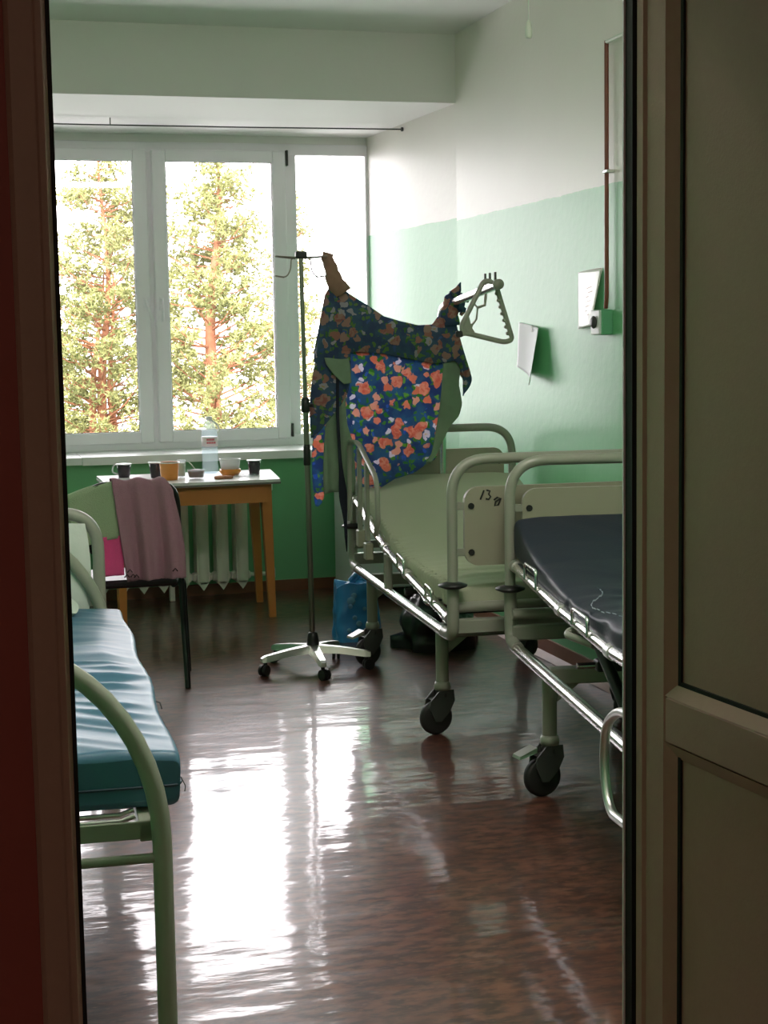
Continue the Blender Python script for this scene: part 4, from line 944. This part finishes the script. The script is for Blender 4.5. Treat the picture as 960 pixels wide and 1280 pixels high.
def wobble_tube(name, pts, rs, m, tw=3):
    path = fillet([(s, y, z) for s, y, z in pts], 0.03, 5); n = len(path); ring = 18; vs = []
    for i, p_ in enumerate(path):
        t_ = i / (n - 1); r_ = lerp([(k / (len(rs) - 1), r) for k, r in enumerate(rs)], t_)[0]
        tn = (path[min(i + 1, n - 1)] - path[max(0, i - 1)]).normalized(); e_ = tn.cross(Vector((0, 1, 0))).normalized(); f_ = Vector((0, 1, 0))
        for k in range(ring):
            a_ = 2 * PI * k / ring; rr = r_ * (1 + 0.16 * math.sin(3 * a_ + t_ * tw * 3) + 0.10 * math.sin(5 * a_ - t_ * tw * 5))
            vs.append(p_ + e_ * rr * math.cos(a_) + f_ * rr * math.sin(a_) * 0.8)
    fs = [(i * ring + k, i * ring + (k + 1) % ring, (i + 1) * ring + (k + 1) % ring, (i + 1) * ring + k) for i in range(n - 1) for k in range(ring)]
    fs += [tuple(range(ring)), tuple(range((n - 1) * ring, n * ring))]
    return MB().add(vs, fs, True).build(name, m, gown)
wobble_tube('twisted_sleeve', [(0.110, -0.035, 1.645), (0.080, -0.03, 1.70), (0.062, -0.02, 1.755), (0.056, 0.0, 1.80), (0.062, 0.02, 1.822)], (0.042, 0.032, 0.027, 0.026, 0.022), mat('washed sleeve inside', lin(140, 108, 92), 0.9, var=0.2, vscale=40))
wobble_tube('knotted_sleeve', [(0.590, -0.03, 1.50), (0.588, -0.03, 1.56), (0.598, -0.02, 1.605), (0.622, 0.0, 1.625)], (0.045, 0.034, 0.032, 0.030), M['floral_shaded'])
kn = MB()
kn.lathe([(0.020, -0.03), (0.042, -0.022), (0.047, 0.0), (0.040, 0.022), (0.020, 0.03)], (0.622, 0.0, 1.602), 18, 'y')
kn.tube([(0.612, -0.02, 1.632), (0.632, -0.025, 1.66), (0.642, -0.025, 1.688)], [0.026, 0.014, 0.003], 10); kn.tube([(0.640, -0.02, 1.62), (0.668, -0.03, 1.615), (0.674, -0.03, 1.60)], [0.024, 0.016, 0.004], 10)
kn.tube([(0.635, -0.02, 1.575), (0.655, -0.03, 1.565), (0.64, -0.03, 1.545)], [0.022, 0.016, 0.008], 10); kn.build('sleeve_knot', M['floral_shaded'], gown)
bt = MB(); path = [(0.082, -0.045, 1.286), (0.079, -0.042, 1.111), (0.086, -0.04, 0.934), (0.097, -0.04, 0.774), (0.106, -0.035, 0.65), (0.110, -0.035, 0.515)]
def belt(u, v):
    s, y, z = lerp([(k / 5, *q) for k, q in enumerate(path)], v); wd = 0.007 + 0.012 * math.exp(-((v - 0.62) / 0.12) ** 2)
    if v > 0.9: wd *= (1 - v) / 0.1 * 0.7 + 0.3
    return (s + (u - 0.5) * 2 * wd, y - 0.006 * math.sin(u * PI), z)
bt.grid(belt, 4, 40); o = bt.build('belt', mat('navy belt cloth', lin(20, 26, 40), 0.9), gown, fix=False)
rb = MB(); rb.tube([(0.660, 0.03, 1.25), (0.70, 0.04, 1.2), (0.682, 0.05, 1.0), (0.52, 0.05, 0.98), (0.535, 0.05, 0.93)], 0.004, 6)
bd2 = MB().grid(lambda u, v: (0.648 + 0.042 * u * math.sin(PI * min(1, v * 1.02)) , -0.02 - 0.01 * math.sin(u * 3), 1.19 + 0.15 * v), 8, 16).build('armhole_edge', M['floral_shaded'], gown, fix=False)
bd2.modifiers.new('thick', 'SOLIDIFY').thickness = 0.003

# ------------------------------------------------------------------ things under and behind the bed
bg_ = tag(empty('carrier_bag', (1.905, 7.42, 0)), 'full blue plastic carrier bag with pale print on the floor behind the drip stand', 'bag')
def bagf(u, v):
    a = 2 * PI * u; k = 1 - 0.10 * v; crumple = 0.012 * NZ.noise(Vector((math.cos(a) * 3, math.sin(a) * 3, v * 5)))
    sq = (abs(math.cos(a)) ** 4 + abs(math.sin(a)) ** 4) ** -0.25
    return ((0.112 * k * sq + crumple) * math.cos(a), (0.085 * (1 - 0.25 * v) * sq + crumple) * math.sin(a), 0.275 * v + (0.012 * math.sin(3 * a) + 0.01 * math.sin(5 * a)) * v)
m = MB(); m.grid(bagf, 48, 30); m.grid(lambda u, v: tuple(Vector(bagf(u, 1.0)) * (1 - v) + Vector((0.0, 0.0, 0.285 + 0.01 * math.sin(u * 25))) * v), 48, 5); m.build('bag_body', M['bluebag'], bg_)
m = MB()
for q in ((-0.01, 0.0), (0.02, 0.01), (0.045, -0.005)): m.tube([(q[0], q[1], 0.275), (q[0] + 0.02, q[1], 0.315), (q[0] + 0.01, q[1] - 0.01, 0.322), (q[0] - 0.02, q[1], 0.285)], 0.012, 7)
build_each(m, 'knotted_handle', M['bluebag'], bg_)
m = MB()
for (x, z, r) in ((-0.045, 0.20, 0.022), (-0.03, 0.225, 0.015), (-0.05, 0.175, 0.012), (-0.01, 0.09, 0.015), (-0.03, 0.12, 0.012), (0.02, 0.16, 0.010), (-0.06, 0.06, 0.012), (0.03, 0.05, 0.014)):
    m.lathe([(0.001, 0.0005), (r, 0.0), (r, 0.002), (0.001, 0.002)], (x, -0.098 + 0.02 * z / 0.27, z), 8, 'y')
build_each(m, 'printed_mark', mat('pale print on bag', lin(104, 158, 196), 0.5, var=0.2), bg_)
bb = tag(empty('bin_bag', (2.22, 7.12, 0)), 'crumpled black bag on the floor under the bed beside the blue bag', 'bag')
def bbf(u, v):
    a = 2 * PI * u; ph = PI * (0.5 - v * 0.995) ; r = 0.17 * (1 + 0.25 * NZ.noise(Vector((math.cos(a) * 2, math.sin(a) * 2, v * 4))))
    return (r * 1.1 * math.cos(a) * math.sin(PI * v * 0.5 + 0.02) if v < 0.85 else 0.19 * (1 + 0.2 * math.sin(5 * a)) * math.cos(a), r * math.sin(a) * math.sin(PI * v * 0.5 + 0.02) if v < 0.85 else 0.17 * math.sin(a), 0.27 * math.cos(PI * v * 0.5) * (1 + 0.25 * NZ.noise(Vector((math.cos(a) * 3, math.sin(a) * 3, v * 5 + 3)))))
m = MB(); m.grid(bbf, 48, 26); m.build('bag_body', M['blackbag'], bb)
cb = tag(empty('bedside_cabinet', (2.35, 8.70, 0)), 'white bedside cabinet in the far corner behind the bed head', 'cabinet')
m = MB(); m.bbox(-0.185, -0.17, 0.06, 0.185, 0.20, 0.66, 0.004); m.build('carcass', M['cabinet'], cb)
m = MB(); m.bbox(-0.195, -0.20, 0.66, 0.195, 0.21, 0.68, 0.004); m.build('cabinet_top', M['cabinet'], cb)
m = MB(); m.bbox(-0.18, -0.19, 0.07, 0.18, -0.172, 0.48, 0.003); dd = m.build('door', M['cabinet'], cb)
MB().tube(fillet([(0.13, -0.19, 0.32), (0.13, -0.215, 0.32), (0.13, -0.215, 0.40), (0.13, -0.19, 0.40)], 0.01), 0.005, 8).build('handle', M['alu'], dd)
m = MB(); m.bbox(-0.18, -0.19, 0.49, 0.18, -0.172, 0.65, 0.003); dd = m.build('drawer', M['cabinet'], cb)
MB().tube(fillet([(-0.05, -0.19, 0.57), (-0.05, -0.215, 0.57), (0.05, -0.215, 0.57), (0.05, -0.19, 0.57)], 0.01), 0.005, 8).build('handle', M['alu'], dd)
for sxx in (-0.16, 0.16):
    for syy in (-0.14, 0.17): MB().lathe([(0.018, 0.0), (0.022, 0.06)], (sxx, syy, 0), 10).build('leg', M['hub'], cb)

# ------------------------------------------------------------------ on the right wall
def paper1(u, v):
    y = 7.075 - 0.32 * u + 0.03 * v * (1 - u); z = 1.513 - 0.205 * v - 0.03 * u - 0.05 * u * v
    curl = 0.075 * (max(0, u - 0.25) / 0.75) ** 2 * (0.35 + 0.65 * v)
    return (XR - 0.004 - curl, y, z)
pa = tag(empty('wall_paper_sheet', (0, 0, 0)), 'white paper sheet pinned to the green wall, its right edge curling off', 'paper')
o = MB().grid(paper1, 20, 16).build('sheet', M['paper'], pa, fix=False); o.modifiers.new('thick', 'SOLIDIFY').thickness = 0.001
q = paper1(0.62, 0.03); MB().tube([(XR - 0.001, q[1], q[2]), (q[0] - 0.004, q[1], q[2] + 0.008), (q[0] - 0.006, q[1], q[2] - 0.02)], 0.003, 6).build('clip', M['alu'], pa)
def paper2(u, v):
    y = 6.35 - 0.26 * u + 0.03 * v * u * 0.8 - (0.0 if v < 0.9 else 0.02 * u * (v - 0.9) * 0)
    z = 1.712 + 0.008 * u - 0.238 * v
    return (XR - 0.006 - 0.012 * math.sin(u * 3) - 0.03 * v * u, y + 0.03 * v * u, z)
pb = tag(empty('notice_sheet', (0, 0, 0)), 'glossy white notice sheet on the wall beside the socket box', 'paper')
o = MB().grid(paper2, 16, 16).build('sheet', M['sleeve_film'], pb, fix=False); o.modifiers.new('thick', 'SOLIDIFY').thickness = 0.001
m = MB()
for k in range(7):
    a_ = paper2(0.55 + 0.07 * math.sin(k * 1.7), 0.32 + 0.08 * k); b_ = paper2(0.75 + 0.08 * math.sin(k * 2.3), 0.30 + 0.08 * k)
    m.tube([(a_[0] - 0.002, a_[1], a_[2]), (b_[0] - 0.002, b_[1], b_[2])], 0.0012, 4)
m.build('faint_print', mat('faded pink print', lin(224, 196, 184), 0.6), pb)['kind'] = 'stuff'
sb = tag(empty('socket_box', (XR, 6.05, 1.50)), 'small green-sided socket box with a white face on the right wall', 'socket')
m = MB(); m.bbox(-0.05, -0.05, -0.052, 0.0, 0.045, 0.05, 0.004); m.build('box_body', M['boxgreen'], sb)
m = MB(); m.bbox(-0.060, -0.046, -0.05, -0.048, 0.041, 0.048, 0.003); m.build('face_plate', M['rim'], sb)
m = MB(); m.lathe([(0.024, -0.061), (0.026, -0.066), (0.016, -0.075), (0.001, -0.075)], (0, -0.002, 0.0), 18, 'x'); m.build('socket_ring', M['hub'], sb)
cd = tag(empty('conduit', (XR, 6.015, 0)), 'thin red-brown cable pipe running up the right wall', 'pipe')
m = MB(); m.tube(fillet([(-0.022, 0.01, 1.555), (-0.022, 0.0, 1.60), (-0.022, 0.0, 2.605)], 0.02), 0.009, 10); m.build('riser', M['cable'], cd)
m = MB(); m.tube([(-0.022, 0.0, 2.60), (-0.022, -0.30, 2.603)], 0.008, 10); m.build('branch', M['pipe'], cd)
m = MB(); m.bbox(-0.034, -0.03, 2.09, 0.0, 0.012, 2.102, 0.002); m.build('clip', M['alu'], cd)
pl = tag(empty('pull_cord', (2.085, 5.5, 2.99)), 'pale cord with a weight hanging from the ceiling', 'cord')
m = MB(); m.tube([(0, 0, 0), (0, 0, -0.43)], 0.0022, 6); m.build('cord', M['pipe'], pl)
m = MB(); m.lathe([(0.001, -0.485), (0.010, -0.485), (0.013, -0.475), (0.012, -0.445), (0.005, -0.425), (0.001, -0.42)], (0, 0, 0), 14); m.build('weight', M['pipe'], pl)
m = MB(); m.lathe([(0.03, -0.012), (0.03, 0.0)], (0, 0, 0), 14); m.build('ceiling_rose', M['rim'], pl)

# ------------------------------------------------------------------ outside: pines and ground
struct(MB().box(-40, 30, -7.2, 60, 75, -7.0).build('ground_outside', M['ground']), 'grassy ground far below the window')
def pine(name, label, x, y, top, lean, crown, base_r, seed, trunks=1, dens=1.0, low=-3.0):
    r_ = random.Random(seed); t = tag(empty(name, (x, y, -7.0)), label, 'tree', 'pines outside the window')
    H_ = top + 7.0
    def axis(z, k=0): return Vector((lean * (z / H_ - 0.75) * -1 + (0.35 * k * (1 - z / H_) * 1.5 if k else 0) + 0.12 * math.sin(z * 0.9 + seed), 0.2 * math.sin(z * 0.5), z))
    for k in range(trunks):
        kk = 0 if k == 0 else (1 if k == 1 else -1)
        hh = H_ if k == 0 else H_ * 0.74
        m_ = MB(); n_ = 22; m_.tube([axis(hh * i / n_, kk) for i in range(n_ + 1)], [base_r * (1 - 0.93 * (i / n_)) + 0.01 for i in range(n_ + 1)], 9); m_.build('trunk', M['bark'], t)
    br_ = MB(); tips = []
    z = H_ * 0.28
    while z < H_ - 0.1:
        f = (H_ - z) / (H_ * 0.72); rad_ = crown * min(1.0, 0.16 + 1.25 * f ** 0.75) * r_.uniform(0.65, 1.15)
        for q in range(r_.choice((3, 4, 5))):
            a = r_.uniform(0, 2 * PI); p0 = axis(z); ln = rad_ * r_.uniform(0.55, 1.1)
            d = Vector((math.cos(a), math.sin(a), r_.uniform(0.05, 0.45)))
            p1 = p0 + d * ln * 0.55; p2 = p0 + d * ln + Vector((0, 0, 0.12 * ln))
            rr = 0.012 + 0.018 * f; br_.tube([p0, p1, p2], [rr * 1.6, rr, rr * 0.4], 5, cap=False)
            for w_ in range(max(2, int(ln * 4.6 * dens))):
                s_ = r_.uniform(0.42, 1.0); tips.append((p0.lerp(p2, s_) + Vector((r_.gauss(0, 0.16), r_.gauss(0, 0.16), r_.gauss(0.05, 0.13))), 0.5 + 0.5 * s_))
        z += r_.uniform(0.14, 0.26)
    br_.build('branches', M['bark'], t)
    fo = MB()
    for p_, s_ in tips:
        for c_ in range(4):
            cpt = p_ + Vector((r_.gauss(0, 0.10), r_.gauss(0, 0.10), r_.gauss(0, 0.08)))
            for b_ in range(7):
                dv = Vector((r_.gauss(0, 1), r_.gauss(0, 1), r_.gauss(0.35, 0.8))).normalized() * r_.uniform(0.09, 0.17)
                sd = dv.cross(Vector((r_.gauss(0, 1), r_.gauss(0, 1), r_.gauss(0, 1)))).normalized() * 0.028
                fo.v += [tuple(cpt - sd), tuple(cpt + sd), tuple(cpt + dv)]; n0 = len(fo.v); fo.f.append([n0 - 3, n0 - 2, n0 - 1]); fo.sm.append(False)
    o_ = fo.build('needles', M['leaf'], t, fix=False); o_['kind'] = 'stuff'
    return t
pine('pine_tree', 'tall pine with a bare orange trunk seen through the middle sash', 7.60, 45, 6.5, -0.55, 2.5, 0.36, 3, 1, 1.5)
pine('pine_tree', 'fork-trunked pine seen through the left sash', 4.95, 49, 7.2, -0.3, 2.9, 0.24, 11, 3, 1.5)
pine('pine_tree', 'pale distant pine seen past the window post on the right', 12.9, 60, 6.9, 0.0, 1.9, 0.2, 21, 1, 1.0)
